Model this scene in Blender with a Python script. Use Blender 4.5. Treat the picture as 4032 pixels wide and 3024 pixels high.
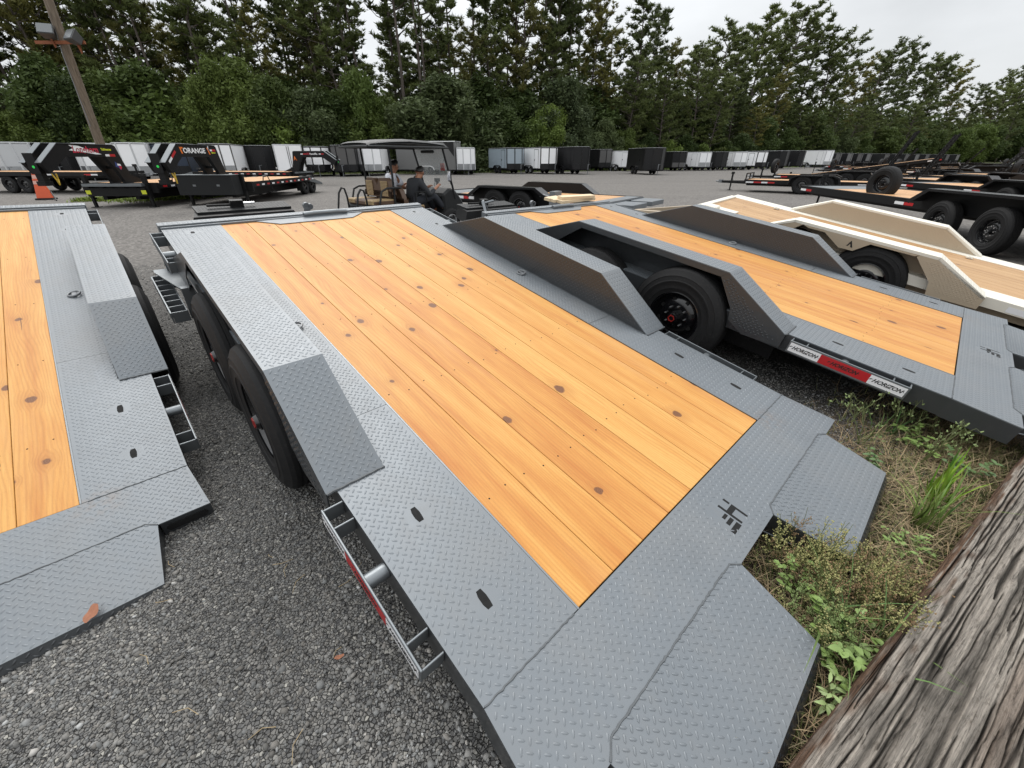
import bpy, bmesh, math, random
import numpy as np
from mathutils import Vector, Matrix
R = math.radians
for o in list(bpy.data.objects): bpy.data.objects.remove(o)
scene = bpy.context.scene
COL = scene.collection
random.seed(7); rng = np.random.default_rng(7)

# ------------------------------------------------------------------ camera, sky, sun, exposure
CAMZ = 1.5; PITCH = 29.085; FPX = 1600.0
cd = bpy.data.cameras.new('camera'); cam = bpy.data.objects.new('camera', cd); COL.objects.link(cam)
cam.location = (0, 0, CAMZ); cam.rotation_euler = (R(90 - PITCH), 0, 0)
cd.sensor_width = 36; cd.lens = 36 * FPX / 4032; cd.clip_start = .02; cd.clip_end = 3000
scene.camera = cam
scene.view_settings.view_transform = 'Standard'; scene.view_settings.look = 'None'
scene.view_settings.gamma = 1; scene.view_settings.use_curve_mapping = False
scene.view_settings.exposure = 0.42

SUN_EL, SUN_AZ = 52, -24          # azimuth clockwise from +Y (view direction)
w = bpy.data.worlds.new('World'); scene.world = w; w.use_nodes = True
nt = w.node_tree; N = nt.nodes; N.clear()
def wn(t, **k):
    n = N.new(t)
    for a, b in k.items(): setattr(n, a, b)
    return n
sky = wn('ShaderNodeTexSky', sky_type='NISHITA', sun_disc=False, sun_elevation=R(SUN_EL), sun_rotation=R(SUN_AZ))
bg1 = wn('ShaderNodeBackground'); bg1.inputs[1].default_value = .10
nt.links.new(sky.outputs[0], bg1.inputs[0])
tc = wn('ShaderNodeTexCoord'); sx = wn('ShaderNodeSeparateXYZ'); nt.links.new(tc.outputs['Generated'], sx.inputs[0])
def wm(op, a, b=None, c=None):
    n = wn('ShaderNodeMath', operation=op)
    for i, q in enumerate((a, b, c)):
        if q is None: continue
        if isinstance(q, (int, float)): n.inputs[i].default_value = q
        else: nt.links.new(q, n.inputs[i])
    return n.outputs[0]
zz = wm('MAXIMUM', sx.outputs[2], 0.0)
cie = wm('ADD', wm('MULTIPLY', wm('POWER', zz, 1.5), .62), .38)      # overcast: brighter overhead than at the horizon
mp = wn('ShaderNodeMapping'); mp.inputs['Scale'].default_value = (1, 1, 2.6); nt.links.new(tc.outputs['Generated'], mp.inputs[0])
ns = wn('ShaderNodeTexNoise'); ns.inputs['Scale'].default_value = 2.4; ns.inputs['Detail'].default_value = 6; ns.inputs['Roughness'].default_value = .5
nt.links.new(mp.outputs[0], ns.inputs[0])
cl = wm('ADD', wm('MULTIPLY', ns.outputs[0], .75), .66)
rp = wn('ShaderNodeCombineColor')
val = wm('MULTIPLY', cie, cl)
for i, q in enumerate((.965, .985, 1.0)): nt.links.new(wm('MULTIPLY', val, q), rp.inputs[i])
bg2 = wn('ShaderNodeBackground'); bg2.inputs[1].default_value = 1.58; nt.links.new(rp.outputs[0], bg2.inputs[0])
mx = wn('ShaderNodeMixShader'); mx.inputs[0].default_value = .93
nt.links.new(bg1.outputs[0], mx.inputs[1]); nt.links.new(bg2.outputs[0], mx.inputs[2])
wo = wn('ShaderNodeOutputWorld'); nt.links.new(mx.outputs[0], wo.inputs[0])
sd = bpy.data.lights.new('sun', 'SUN'); sd.energy = 1.5; sd.angle = R(36); sd.color = (1, .97, .93)
sun = bpy.data.objects.new('sun', sd); COL.objects.link(sun)
az, el = R(SUN_AZ), R(SUN_EL)
sun.rotation_euler = Vector((math.sin(az)*math.cos(el), math.cos(az)*math.cos(el), math.sin(el))).to_track_quat('Z', 'Y').to_euler()

# ------------------------------------------------------------------ photo pixel -> point in the place
cp, sp = math.cos(R(PITCH)), math.sin(R(PITCH))
def ray(px, py):
    a, b = (px - 2016) / FPX, (1512 - py) / FPX
    return Vector((a, cp + b * sp, -sp + b * cp))
def at(px, py, z=0.0):
    r = ray(px, py); t = (z - CAMZ) / r.z
    return Vector((r.x * t, r.y * t, z))
def atY(px, py, Y):
    r = ray(px, py); t = Y / r.y
    return Vector((r.x * t, Y, CAMZ + r.z * t))

# ------------------------------------------------------------------ mesh helpers
class MB:
    def __init__(s, T=None): s.v = []; s.f = []; s.T = T
    def add(s, vs, fs):
        n = len(s.v)
        s.v += [tuple(s.T @ Vector(v)) if s.T else tuple(v) for v in vs]
        s.f += [[i + n for i in f] for f in fs]; return s
    def box(s, x0, x1, y0, y1, z0, z1):
        return s.add([(x, y, z) for x in (x0, x1) for y in (y0, y1) for z in (z0, z1)],
                     [(0,1,3,2),(4,6,7,5),(0,4,5,1),(2,3,7,6),(0,2,6,4),(1,5,7,3)])
    def prism(s, poly, a, b, ax='y'):
        g = {'y': lambda p, t: (p[0], t, p[1]), 'z': lambda p, t: (p[0], p[1], t), 'x': lambda p, t: (t, p[0], p[1])}[ax]
        n = len(poly)
        return s.add([g(p, a) for p in poly] + [g(p, b) for p in poly],
                     [list(range(n)), list(range(n, 2*n))] + [(i, (i+1) % n, n+(i+1) % n, n+i) for i in range(n)])
    def cyl(s, p0, p1, r0, r1=None, n=12, cap=True):
        r1 = r0 if r1 is None else r1
        p0, p1 = Vector(p0), Vector(p1); d = (p1 - p0).normalized()
        u = d.orthogonal().normalized(); q = d.cross(u)
        vs = []
        for p, r in ((p0, r0), (p1, r1)):
            vs += [p + (u*math.cos(2*math.pi*i/n) + q*math.sin(2*math.pi*i/n))*r for i in range(n)]
        fs = [(i, (i+1) % n, n+(i+1) % n, n+i) for i in range(n)]
        if cap: fs += [list(range(n)), list(range(n, 2*n))]
        return s.add(vs, fs)
    def tube(s, pts, r, n=8, cap=True):
        pts = [Vector(p) for p in pts]; m = len(pts)
        rs = r if isinstance(r, (list, tuple)) else [r]*m
        vs = []; u = None
        for i, p in enumerate(pts):
            d = (pts[min(i+1, m-1)] - pts[max(i-1, 0)]).normalized()
            u = d.orthogonal().normalized() if u is None else (u - d*u.dot(d)).normalized()
            q = d.cross(u)
            vs += [p + (u*math.cos(2*math.pi*k/n) + q*math.sin(2*math.pi*k/n))*rs[i] for k in range(n)]
        fs = [(i*n+k, i*n+(k+1) % n, (i+1)*n+(k+1) % n, (i+1)*n+k) for i in range(m-1) for k in range(n)]
        if cap: fs += [list(range(n)), list(range((m-1)*n, m*n))]
        return s.add(vs, fs)
    def lathe(s, prof, c=(0,0,0), ax='y', n=24, a0=0, a1=2*math.pi):
        full = abs(a1 - a0 - 2*math.pi) < 1e-6; k = n if full else n+1
        vs = []
        for r, t in prof:
            for i in range(k):
                a = a0 + (a1-a0)*i/n; p = (r*math.cos(a), r*math.sin(a))
                v = {'y': (p[0], t, p[1]), 'z': (p[0], p[1], t), 'x': (t, p[0], p[1])}[ax]
                vs.append((v[0]+c[0], v[1]+c[1], v[2]+c[2]))
        fs = [(j*k+i, j*k+(i+1) % k, (j+1)*k+(i+1) % k, (j+1)*k+i) for j in range(len(prof)-1) for i in range(k if full else k-1)]
        return s.add(vs, fs)
    def build(s, name, mat, parent=None, smooth=None, bev=0, kind=None, fix=True):
        me = bpy.data.meshes.new(name); me.from_pydata(s.v, [], s.f)
        if fix or bev:
            bm = bmesh.new(); bm.from_mesh(me)
            bmesh.ops.recalc_face_normals(bm, faces=bm.faces)
            if bev: bmesh.ops.bevel(bm, geom=bm.edges[:], offset=bev, segments=1, affect='EDGES', clamp_overlap=True)
            bm.to_mesh(me); bm.free()
        return link(name, me, mat, parent, smooth, kind)
def link(name, me, mat, parent=None, smooth=None, kind=None):
    me.materials.append(M[mat] if isinstance(mat, str) else mat)
    if smooth:
        me.shade_smooth()
        if smooth is not True: me.set_sharp_from_angle(angle=R(smooth))
    o = bpy.data.objects.new(name, me); COL.objects.link(o)
    if parent: o.parent = parent
    if kind: o['kind'] = kind
    return o
def npmesh(name, V, F, mat, parent=None, kind=None, cols=None, smooth=None):
    """V (n,3), F (m,3|4) arrays -> mesh object; optional per-vertex colour 'tint'."""
    me = bpy.data.meshes.new(name); V = np.asarray(V, np.float32); F = np.asarray(F, np.int32); k = F.shape[1]
    me.vertices.add(len(V)); me.vertices.foreach_set('co', V.ravel())
    me.loops.add(F.size); me.loops.foreach_set('vertex_index', F.ravel())
    me.polygons.add(len(F)); me.polygons.foreach_set('loop_start', np.arange(0, F.size, k, dtype=np.int32))
    if cols is not None:
        at_ = me.color_attributes.new('tint', 'FLOAT_COLOR', 'POINT')
        at_.data.foreach_set('color', np.concatenate([cols, np.ones((len(V), 1))], 1).astype(np.float32).ravel())
    me.update(calc_edges=True); me.validate()
    return link(name, me, mat, parent, smooth, kind)
def thing(name, label, cat, M4=None, group=None, loc=None, rz=0):
    o = bpy.data.objects.new(name, None); COL.objects.link(o); o.empty_display_size = .2
    if M4 is not None: o.matrix_world = M4
    elif loc is not None: o.location = loc; o.rotation_euler = (0, 0, rz)
    o['label'] = label; o['category'] = cat
    if group: o['group'] = group
    return o
def tag(o, label, cat, group=None):
    o['label'] = label; o['category'] = cat
    if group: o['group'] = group
    return o
def dup(o, parent=None):
    c = o.copy(); COL.objects.link(c); c.parent = parent
    for ch in o.children: dup(ch, c)
    return c
def text(name, s, size, mat, parent, T, shear=0.0, sx=1.0, align='CENTER', bold=0.0):
    cu = bpy.data.curves.new(name, 'FONT'); cu.body = s; cu.size = size; cu.shear = shear
    cu.align_x = align; cu.align_y = 'CENTER'; cu.extrude = .0006; cu.resolution_u = 2; cu.offset = bold
    o = bpy.data.objects.new(name, cu); COL.objects.link(o)
    me = bpy.data.meshes.new_from_object(o.evaluated_get(bpy.context.evaluated_depsgraph_get()))
    bpy.data.objects.remove(o); bpy.data.curves.remove(cu)
    me.transform(T @ Matrix.Diagonal((sx, 1, 1, 1))); me.materials.clear()
    return link(name, me, mat, parent)
def frame(O, X, Y):
    """4x4 with text/plate x axis X, up axis Y, at O"""
    X = Vector(X).normalized(); Y = Vector(Y); Y = (Y - X*Y.dot(X)).normalized(); Z = X.cross(Y)
    m = Matrix((X, Y, Z)).transposed().to_4x4(); m.translation = Vector(O); return m

# ------------------------------------------------------------------ materials
M = {}
class Nodes:
    def __init__(s, name):
        m = bpy.data.materials.new(name); m.use_nodes = True; s.m = m; s.t = m.node_tree; s.b = s.t.nodes['Principled BSDF']; M[name] = m
    def n(s, ty, ins=None, **k):
        n = s.t.nodes.new(ty)
        for a, b in k.items(): setattr(n, a, b)
        for a, b in (ins or {}).items(): s.set(n.inputs[a], b)
        return n
    def set(s, i, q):
        if hasattr(q, 'is_output') or isinstance(q, bpy.types.NodeSocket): s.t.links.new(q, i)
        else: i.default_value = q
    def math(s, op, *a, clamp=False):
        n = s.n('ShaderNodeMath', operation=op, use_clamp=clamp)
        for i, q in enumerate(a): s.set(n.inputs[i], q)
        return n.outputs[0]
    def obj(s): return s.n('ShaderNodeTexCoord').outputs['Object']
    def map(s, v, scale=(1,1,1), loc=None):
        n = s.n('ShaderNodeMapping'); s.set(n.inputs[0], v); n.inputs['Scale'].default_value = scale
        if loc is not None: s.set(n.inputs['Location'], loc)
        return n.outputs[0]
    def noise(s, v, scale, detail=3, rough=.55, dist=0):
        n = s.n('ShaderNodeTexNoise'); s.set(n.inputs['Vector'], v)
        for a, b in (('Scale', scale), ('Detail', detail), ('Roughness', rough), ('Distortion', dist)): n.inputs[a].default_value = b
        return n.outputs[0]
    def ramp(s, f, pts, interp='LINEAR'):
        n = s.n('ShaderNodeValToRGB'); s.set(n.inputs[0], f); cr = n.color_ramp; cr.interpolation = interp
        while len(cr.elements) < len(pts): cr.elements.new(.5)
        for e, (p, c) in zip(cr.elements, pts): e.position = p; e.color = (*c, 1) if len(c) == 3 else c
        return n.outputs[0]
    def mix(s, f, a, b, mode='MIX'):
        n = s.n('ShaderNodeMix', data_type='RGBA', blend_type=mode)
        s.set(n.inputs['Factor'], f); s.set(n.inputs['A'], a if not isinstance(a, tuple) else (*a, 1)[:4]); s.set(n.inputs['B'], b if not isinstance(b, tuple) else (*b, 1)[:4])
        return n.outputs['Result']
    def bump(s, h, strength=.3, dist=.01):
        n = s.n('ShaderNodeBump'); n.inputs['Strength'].default_value = strength; n.inputs['Distance'].default_value = dist
        s.set(n.inputs['Height'], h); s.t.links.new(n.outputs[0], s.b.inputs['Normal']); return n
    def out(s, **k):
        for a, b in k.items():
            a = {'color': 'Base Color', 'rough': 'Roughness', 'metal': 'Metallic', 'coat': 'Coat Weight', 'coatr': 'Coat Roughness', 'spec': 'Specular IOR Level', 'trans': 'Transmission Weight', 'alpha': 'Alpha'}.get(a, a)
            s.set(s.b.inputs[a], (*b, 1) if isinstance(b, tuple) and len(b) == 3 else b)
        return s
def paint(name, col, rough=.4, metal=0.0, var=.12, dirt=.25, scale=6, bump=.0, coat=0.0, scuff=False):
    """painted / moulded surface with slight tone variation, dust and uneven gloss"""
    s = Nodes(name); v = s.obj()
    n1 = s.noise(v, scale, 4); n2 = s.noise(v, scale*9, 3)
    dark = tuple(c*(1-var) for c in col); lite = tuple(min(1, c*(1+var)) for c in col)
    c = s.mix(n1, dark, lite)
    d = s.math('MULTIPLY', s.math('SUBTRACT', n2, .52, clamp=True), dirt*2.2, clamp=True)
    c = s.mix(d, c, tuple(.6*q + .4*k for q, k in zip(col, (.20, .185, .165))))
    if scuff:
        st_ = s.noise(s.map(v, (2.5, 26, 3)), 1, 5, .7, .6); bl = s.noise(v, 1.7, 5, .65)
        c = s.mix(s.math('MULTIPLY', s.math('SUBTRACT', st_, .60, clamp=True), 1.8, clamp=True), c, tuple(min(1, q*1.5) for q in col))
        c = s.mix(s.math('MULTIPLY', s.math('SUBTRACT', bl, .47, clamp=True), 1.9, clamp=True), c, tuple(.72*q + .28*k for q, k in zip(col, (.30, .27, .23))))
        wt = s.math('SUBTRACT', s.noise(v, 4.2, 4, .6), .58, clamp=True); c = s.mix(s.math('MULTIPLY', wt, 1.4, clamp=True), c, tuple(q*.62 for q in col))
        dv = s.n('ShaderNodeVectorMath', operation='DISTANCE'); s.set(dv.inputs[0], v); dv.inputs[1].default_value = (-2.20, -.86, .56)
        rs = s.math('MULTIPLY', s.math('SUBTRACT', 1, s.math('DIVIDE', dv.outputs['Value'], .13), clamp=True), s.math('MULTIPLY', s.math('SUBTRACT', s.noise(v, 22, 4), .42, clamp=True), 3.0), clamp=True)
        c = s.mix(s.math('MULTIPLY', rs, .5), c, (.20, .115, .055))
        s.set(s.b.inputs['Coat Roughness'], .34)
        rough = s.math('ADD', s.math('MULTIPLY', bl, .25), rough-.10)
        s.out(color=c, metal=metal, coat=coat, rough=s.math('ADD', s.math('MULTIPLY', n2, .16), rough))
    else: s.out(color=c, metal=metal, coat=coat, rough=s.math('ADD', s.math('MULTIPLY', n2, .22), rough-.11))
    if bump: s.bump(n2, bump, .004)
    return s
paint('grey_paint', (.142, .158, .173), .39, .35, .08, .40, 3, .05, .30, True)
paint('grey_shaded', (.050, .054, .058), .33, .35, .06, .2, 3, .05, .2)  # darker copy of grey_paint for upright faces, their shade put into the colour
paint('grey_rail', (.19, .205, .216), .42, .7, .1, .3, 5)
paint('weld', (.075, .082, .088), .6, 0, .3, .2, 60)
paint('black_frame', (.008, .008, .0085), .48, 0, .3, .16, 4).out(spec=.22)
paint('black_gloss', (.008, .008, .009), .3, 0, .3, .15, 4, 0, .1).out(spec=.3)
paint('slot_black', (.003, .003, .003), .9, 0, .1, 0)  # flat black for inlays that paint the dark inside holes; also deck screws
paint('tan_paint', (.40, .325, .235), .45, 0, .06, .2, 3, .03)
paint('cream_paint', (.70, .665, .58), .42, 0, .05, .2, 4)
paint('rim_black', (.006, .006, .007), .2, 0, .2, .1, 6, 0, .4)
paint('steel', (.45, .46, .47), .3, .9, .1, .2, 8)
paint('chrome', (.8, .8, .8), .12, 1, .05, .05, 8)
paint('dull_steel', (.20, .21, .22), .5, .5, .2, .3, 9)
paint('red_cap', (.27, .016, .013), .4, 0, .1, .1)
paint('tape_red', (.42, .012, .016), .35, 0, .08, .1, 12)
paint('tape_white', (.74, .74, .75), .35, 0, .04, .12, 12)
paint('ink', (.01, .01, .01), .5, 0, 0, 0)
paint('white_print', (.8, .8, .8), .45, 0, 0, .05)
paint('orange_print', (.75, .17, .015), .45, 0, 0, .05)
paint('red_print', (.5, .02, .05), .45, 0, 0, .05)
paint('yellow_print', (.62, .66, .03), .45, 0, 0, .05)
paint('blue_print', (.02, .05, .2), .45, 0, 0, .05)
paint('green_dot', (.03, .75, .10), .5, 0, 0, 0)
paint('label_paper', (.62, .63, .62), .6, 0, .05, .1, 20)
paint('label_yellow', (.6, .40, .04), .6, 0, .05, .1, 20)
paint('cone_orange', (.62, .10, .035), .55, 0, .12, .35, 5)
paint('cone_band', (.62, .36, .30), .5, 0, .1, .35, 5)
paint('rubber', (.011, .011, .0115), .7, 0, .3, .3, 8, .12).out(spec=.25)
paint('plastic_dark', (.013, .014, .015), .5, 0, .2, .15, 5).out(spec=.3)
paint('cart_roof', (.016, .018, .019), .55, 0, .15, .3, 4)
paint('seat_tan', (.33, .235, .12), .55, 0, .1, .1, 12, .1)
paint('seat_brown', (.085, .045, .024), .45, 0, .15, .1, 12, .1)
paint('bulb_lens', (.10, .11, .115), .25, 0, .1, .2, 10)
paint('lamp_housing', (.07, .073, .075), .5, .3, .2, .3, 10)
paint('rust', (.23, .075, .03), .8, 0, .4, .3, 20, .3)
paint('skin', (.36, .17, .10), .5, 0, .08, 0, 20)
paint('hair', (.008, .007, .006), .45, 0, .3, 0, 60, .4)
paint('shirt_white', (.70, .72, .78), .85, 0, .06, .02, 20, .2)
paint('shirt_dark', (.022, .024, .028), .85, 0, .15, .05, 20, .2)
paint('denim_dark', (.020, .023, .030), .85, 0, .2, .05, 30, .25)
paint('shoe', (.03, .03, .032), .6, 0, .2, .1)
paint('phone', (.01, .01, .012), .15, 0, 0, 0)
paint('fresh_lumber', (.66, .52, .34), .65, 0, .12, .05, 9, .1)
for nm, c in dict(enc_white=(.86, .865, .875), enc_silver=(.50, .51, .52), enc_blue=(.30, .355, .40), enc_navy=(.018, .030, .055), enc_black=(.012, .012, .013),
                  enc_char=(.085, .083, .082), enc_grey=(.135, .135, .133), enc_trim_white=(.78, .79, .8)).items():
    paint(nm, c, .34, 0, .05, .12, 1.5).out(spec=.5 if max(c) > .05 else .28)
paint('enc_diamond', (.36, .37, .38), .38, .75, .2, .3, 14, .3)
s = Nodes('glass'); s.out(color=(.85, .9, .9), rough=.03, alpha=.16, spec=.6)
s = Nodes('mirror'); s.out(color=(.7, .72, .73), rough=.05, metal=1.0)

# deck boards: amber stained pine, grain along x, knots
def wood(name, light, mid, dark, knot=(.10, .035, .015), bright=1.0):
    s = Nodes(name); oi = s.n('ShaderNodeObjectInfo').outputs['Random']
    off = s.n('ShaderNodeCombineXYZ'); s.set(off.inputs[0], s.math('MULTIPLY', oi, 61)); s.set(off.inputs[1], s.math('MULTIPLY', oi, 37)); s.set(off.inputs[2], s.math('MULTIPLY', oi, 13))
    p = s.n('ShaderNodeVectorMath', operation='ADD'); s.set(p.inputs[0], s.obj()); s.set(p.inputs[1], off.outputs[0]); p = p.outputs[0]
    # knots: one cell of about 0.55 x 0.2 m, metric distance to the cell's point
    sc = (2.0, 4.8, .001)
    q = s.n('ShaderNodeVectorMath', operation='MULTIPLY'); s.set(q.inputs[0], p); q.inputs[1].default_value = sc
    vo = s.n('ShaderNodeTexVoronoi', voronoi_dimensions='2D', feature='F1'); s.set(vo.inputs['Vector'], q.outputs[0]); vo.inputs['Scale'].default_value = 1; vo.inputs['Randomness'].default_value = .9
    df = s.n('ShaderNodeVectorMath', operation='SUBTRACT'); s.set(df.inputs[0], q.outputs[0]); s.set(df.inputs[1], vo.outputs['Position'])
    dm = s.n('ShaderNodeVectorMath', operation='MULTIPLY'); s.set(dm.inputs[0], df.outputs[0]); dm.inputs[1].default_value = (.8/2.0, 1/4.8, 0)
    nz = s.noise(p, 22, 3)
    ln = s.n('ShaderNodeVectorMath', operation='LENGTH'); s.set(ln.inputs[0], dm.outputs[0])
    d = s.math('ADD', ln.outputs['Value'], s.math('MULTIPLY', s.math('SUBTRACT', nz, .5), .026))
    sc_ = s.n('ShaderNodeSeparateColor'); s.set(sc_.inputs[0], vo.outputs['Color'])
    rad = s.math('MULTIPLY', s.math('SUBTRACT', sc_.outputs[0], .44, clamp=True), .046)      # about half of the cells have a knot
    has = s.math('GREATER_THAN', rad, .0065)
    kn = s.math('MULTIPLY', has, s.math('DIVIDE', s.math('SUBTRACT', s.math('ADD', rad, .004), d), .006, clamp=True), clamp=True)
    halo = s.math('MULTIPLY', has, s.math('SUBTRACT', 1, s.math('DIVIDE', d, s.math('ADD', s.math('MULTIPLY', rad, 3.6), .012)), clamp=True))
    sy = s.n('ShaderNodeSeparateXYZ'); s.set(sy.inputs[0], p)
    sdf = s.n('ShaderNodeSeparateXYZ'); s.set(sdf.inputs[0], dm.outputs[0])
    # grain field bends round the knots and wanders along the board
    wander = s.noise(s.map(p, (.55, 2.2, 1)), 1.6, 2)
    g = s.math('ADD', sy.outputs[1], s.math('MULTIPLY', wander, .17))
    g = s.math('SUBTRACT', g, s.math('MULTIPLY', s.math('MULTIPLY', halo, s.math('SIGN', sdf.outputs[1])), .03))
    g = s.math('ADD', g, s.math('MULTIPLY', s.noise(s.map(p, (3, 60, 1)), 1, 2), .006))
    rings = s.math('ADD', s.math('MULTIPLY', s.math('SINE', s.math('MULTIPLY', g, 410)), .5), .5)
    rings = s.math('MULTIPLY', s.math('POWER', rings, 1.8), s.math('MULTIPLY', s.noise(s.map(p, (1.5, 14, 1)), 1, 2), 1.7), clamp=True)
    fine = s.noise(s.map(p, (7, 420, 1)), 1, 4)
    broad = s.noise(s.map(p, (1.1, 12, 1)), 1, 5, .65)
    tone = s.math('ADD', s.math('MULTIPLY', broad, .95), s.math('MULTIPLY', s.math('SUBTRACT', oi, .45), .20))
    c = s.ramp(tone, [(.30, light), (.50, mid), (.72, dark)])
    c = s.mix(s.math('MULTIPLY', rings, .26), c, tuple(k*.62 for k in dark), 'MIX')
    c = s.mix(s.math('MULTIPLY', s.math('SUBTRACT', fine, .45, clamp=True), .9, clamp=True), c, tuple(k*.55 for k in mid))
    sp_ = s.noise(s.map(p, (60, 260, 1)), 1, 2); c = s.mix(s.math('MULTIPLY', s.math('SUBTRACT', sp_, .5, clamp=True), .8, clamp=True), c, tuple(k*.6 for k in mid))
    gr = s.noise(s.map(p, (.5, 3.5, 1)), 1.3, 3); c = s.mix(s.math('MULTIPLY', s.math('SUBTRACT', gr, .56, clamp=True), 1.6, clamp=True), c, (.47, .245, .115))
    c = s.mix(s.math('MULTIPLY', halo, .45), c, tuple(k*.75 for k in dark))
    kr = s.math('ADD', s.math('MULTIPLY', s.math('SINE', s.math('MULTIPLY', d, 900)), .25), .55)
    kc = s.mix(kr, knot, tuple(min(1, k*2.6) for k in knot))
    c = s.mix(kn, c, kc)
    # the odd check and dark hole
    ck = s.noise(s.map(p, (1.1, 70, 1), None), 1, 1)
    ckm = s.math('MULTIPLY', s.math('GREATER_THAN', ck, .775), s.math('GREATER_THAN', broad, .56))
    c = s.mix(s.math('MULTIPLY', ckm, .8), c, (.03, .012, .006))
    s.out(color=c, rough=.52, spec=.35)
    s.bump(s.math('SUBTRACT', s.math('SUBTRACT', s.math('MULTIPLY', fine, .5), s.math('MULTIPLY', rings, .3)), s.math('MULTIPLY', ckm, 1.5)), .35, .0015)
wood('deck_wood', (.610, .335, .095), (.545, .260, .062), (.440, .165, .035), (.080, .032, .012))
wood('deck_wood_tan', (.50, .315, .155), (.42, .25, .115), (.31, .165, .07), (.12, .06, .03))
wood('deck_wood_far', (.62, .375, .19), (.55, .315, .145), (.44, .22, .09))
# ------------------------------------------------------------------ poses of the near trailers (metres, camera at 0,0,1.5)
def axes(yaw, pitch, roll):
    dL = Vector((-math.sin(yaw)*math.cos(pitch), math.cos(yaw)*math.cos(pitch), math.sin(pitch)))
    s = Vector((math.cos(yaw), math.sin(yaw), 0)); u = s.cross(dL)
    s2 = s*math.cos(roll) - u*math.sin(roll); return dL, s2, s2.cross(dL)
POSE = {'T0': ((-3.166, .276, .124), (43.0, 13.6, .9)), 'T1': ((.223, .814, .200), (43.24, 11.37, -.13)),
        'T2': ((2.826, 2.290, .287), (44.27, 9.13, .58)), 'T3': ((4.90, 4.14, .28), (46.5, 10.2, -2.0))}
def mpt(T, x, y, z):
    o, e = POSE[T]; dL, s, u = axes(*[R(q) for q in e]); return Vector(o) + dL*x + s*y + u*z
HUBR, HUBF = (1.67, -.195), (2.52, -.295)          # axle x and height below the deck: the equaliser lets the front axle hang
TYRE = .39
mounds = []
for T in ('T0', 'T1', 'T2'):
    for (hx, hz) in (HUBR, HUBF):
        for y in (-.395, 2.045):
            p = mpt(T, hx, y, hz); mounds.append((p.x, p.y, p.z - TYRE))
def zg(x, y):
    z = -.045*np.exp(-(x*x+(y-2)**2)/(2*5.5**2)) + .012*np.sin(x*.9+1.3)*np.sin(y*.7+.4)*np.exp(-(x*x+y*y)/200)
    z0 = z
    for mx_, my_, mz_ in mounds:
        z = z + (mz_ + .045*math.exp(-(mx_**2+(my_-2)**2)/60.5) + .008)*np.exp(-((x-mx_)**2 + (y-my_)**2)/(2*.30**2))
    a_ = (x+3.0)**2 + (y-.4)**2
    return z - .05*np.exp(-((x+2.0)**2 + (y-.75)**2)/(2*.55**2))

# ------------------------------------------------------------------ ground sheet
s = Nodes('gravel'); v = s.obj()
dst = s.n('ShaderNodeVectorMath', operation='LENGTH'); s.set(dst.inputs[0], v); dst = dst.outputs['Value']
vo = s.n('ShaderNodeTexVoronoi', feature='F1'); s.set(vo.inputs['Vector'], v); vo.inputs['Scale'].default_value = 85
ve = s.n('ShaderNodeTexVoronoi', feature='DISTANCE_TO_EDGE'); s.set(ve.inputs['Vector'], v); ve.inputs['Scale'].default_value = 85
cc = s.n('ShaderNodeSeparateColor'); s.set(cc.inputs[0], vo.outputs['Color'])
stone = s.ramp(cc.outputs[0], [(0, (.065, .065, .066)), (.45, (.120, .118, .113)), (.8, (.165, .160, .150)), (.95, (.21, .205, .19)), (1, (.30, .29, .26))])
gap = s.math('DIVIDE', ve.outputs['Distance'], .10, clamp=True)
stone = s.mix(gap, (.016, .015, .014), stone)
big = s.noise(v, .35, 4); mid = s.noise(v, 5, 4); fine = s.noise(v, 55, 3)
far = s.ramp(s.math('ADD', s.math('MULTIPLY', fine, .5), s.math('MULTIPLY', mid, .5)), [(.3, (.100, .093, .087)), (.55, (.142, .132, .122)), (.75, (.192, .178, .165))])
# wheel tracks that swing across the lot
tr = s.noise(s.map(v, (.05, .42, 1)), 1, 5, .6, .4)
far = s.mix(s.math('MULTIPLY', s.math('SUBTRACT', tr, .42, clamp=True), 3.2, clamp=True), far, (.112, .104, .097))
far = s.mix(s.math('MULTIPLY', s.math('SUBTRACT', big, .5, clamp=True), 1.6, clamp=True), far, (.178, .166, .154))
vf = s.n('ShaderNodeTexVoronoi', feature='F1'); s.set(vf.inputs['Vector'], v); vf.inputs['Scale'].default_value = 24
cf = s.n('ShaderNodeSeparateColor'); s.set(cf.inputs[0], vf.outputs['Color'])
far = s.mix(s.math('MULTIPLY', s.math('SUBTRACT', cf.outputs[0], .55, clamp=True), 1.3, clamp=True), far, (.27, .255, .235))
far = s.mix(s.math('MULTIPLY', s.math('SUBTRACT', cf.outputs[1], .62, clamp=True), 1.6, clamp=True), far, (.045, .041, .038))
k = s.math('DIVIDE', s.math('SUBTRACT', dst, 4.0), 6.0, clamp=True)
c = s.mix(k, stone, far)
# bare soil along the timber edging
sx_ = s.n('ShaderNodeSeparateXYZ'); s.set(sx_.inputs[0], v)
lined = s.math('ADD', s.math('MULTIPLY', sx_.outputs[0], -.560), s.math('MULTIPLY', sx_.outputs[1], .828))    # distance in front of the timber
soil = s.math('SUBTRACT', 1, s.math('DIVIDE', s.math('ADD', lined, s.math('MULTIPLY', s.math('SUBTRACT', s.noise(v, 3, 3), .5), .9)), .95), clamp=True)
soil = s.math('MULTIPLY', soil, s.math('GREATER_THAN', sx_.outputs[0], .3))
c = s.mix(s.math('MULTIPLY', soil, 1.6, clamp=True), c, s.mix(s.noise(v, 34, 4), (.055, .042, .030), (.125, .095, .068)))
s.out(color=c, rough=.9, spec=.25)
hh = s.math('ADD', s.math('MULTIPLY', s.math('MULTIPLY', gap, s.math('SUBTRACT', 1, k)), 1.0), s.math('MULTIPLY', fine, .5))
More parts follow.
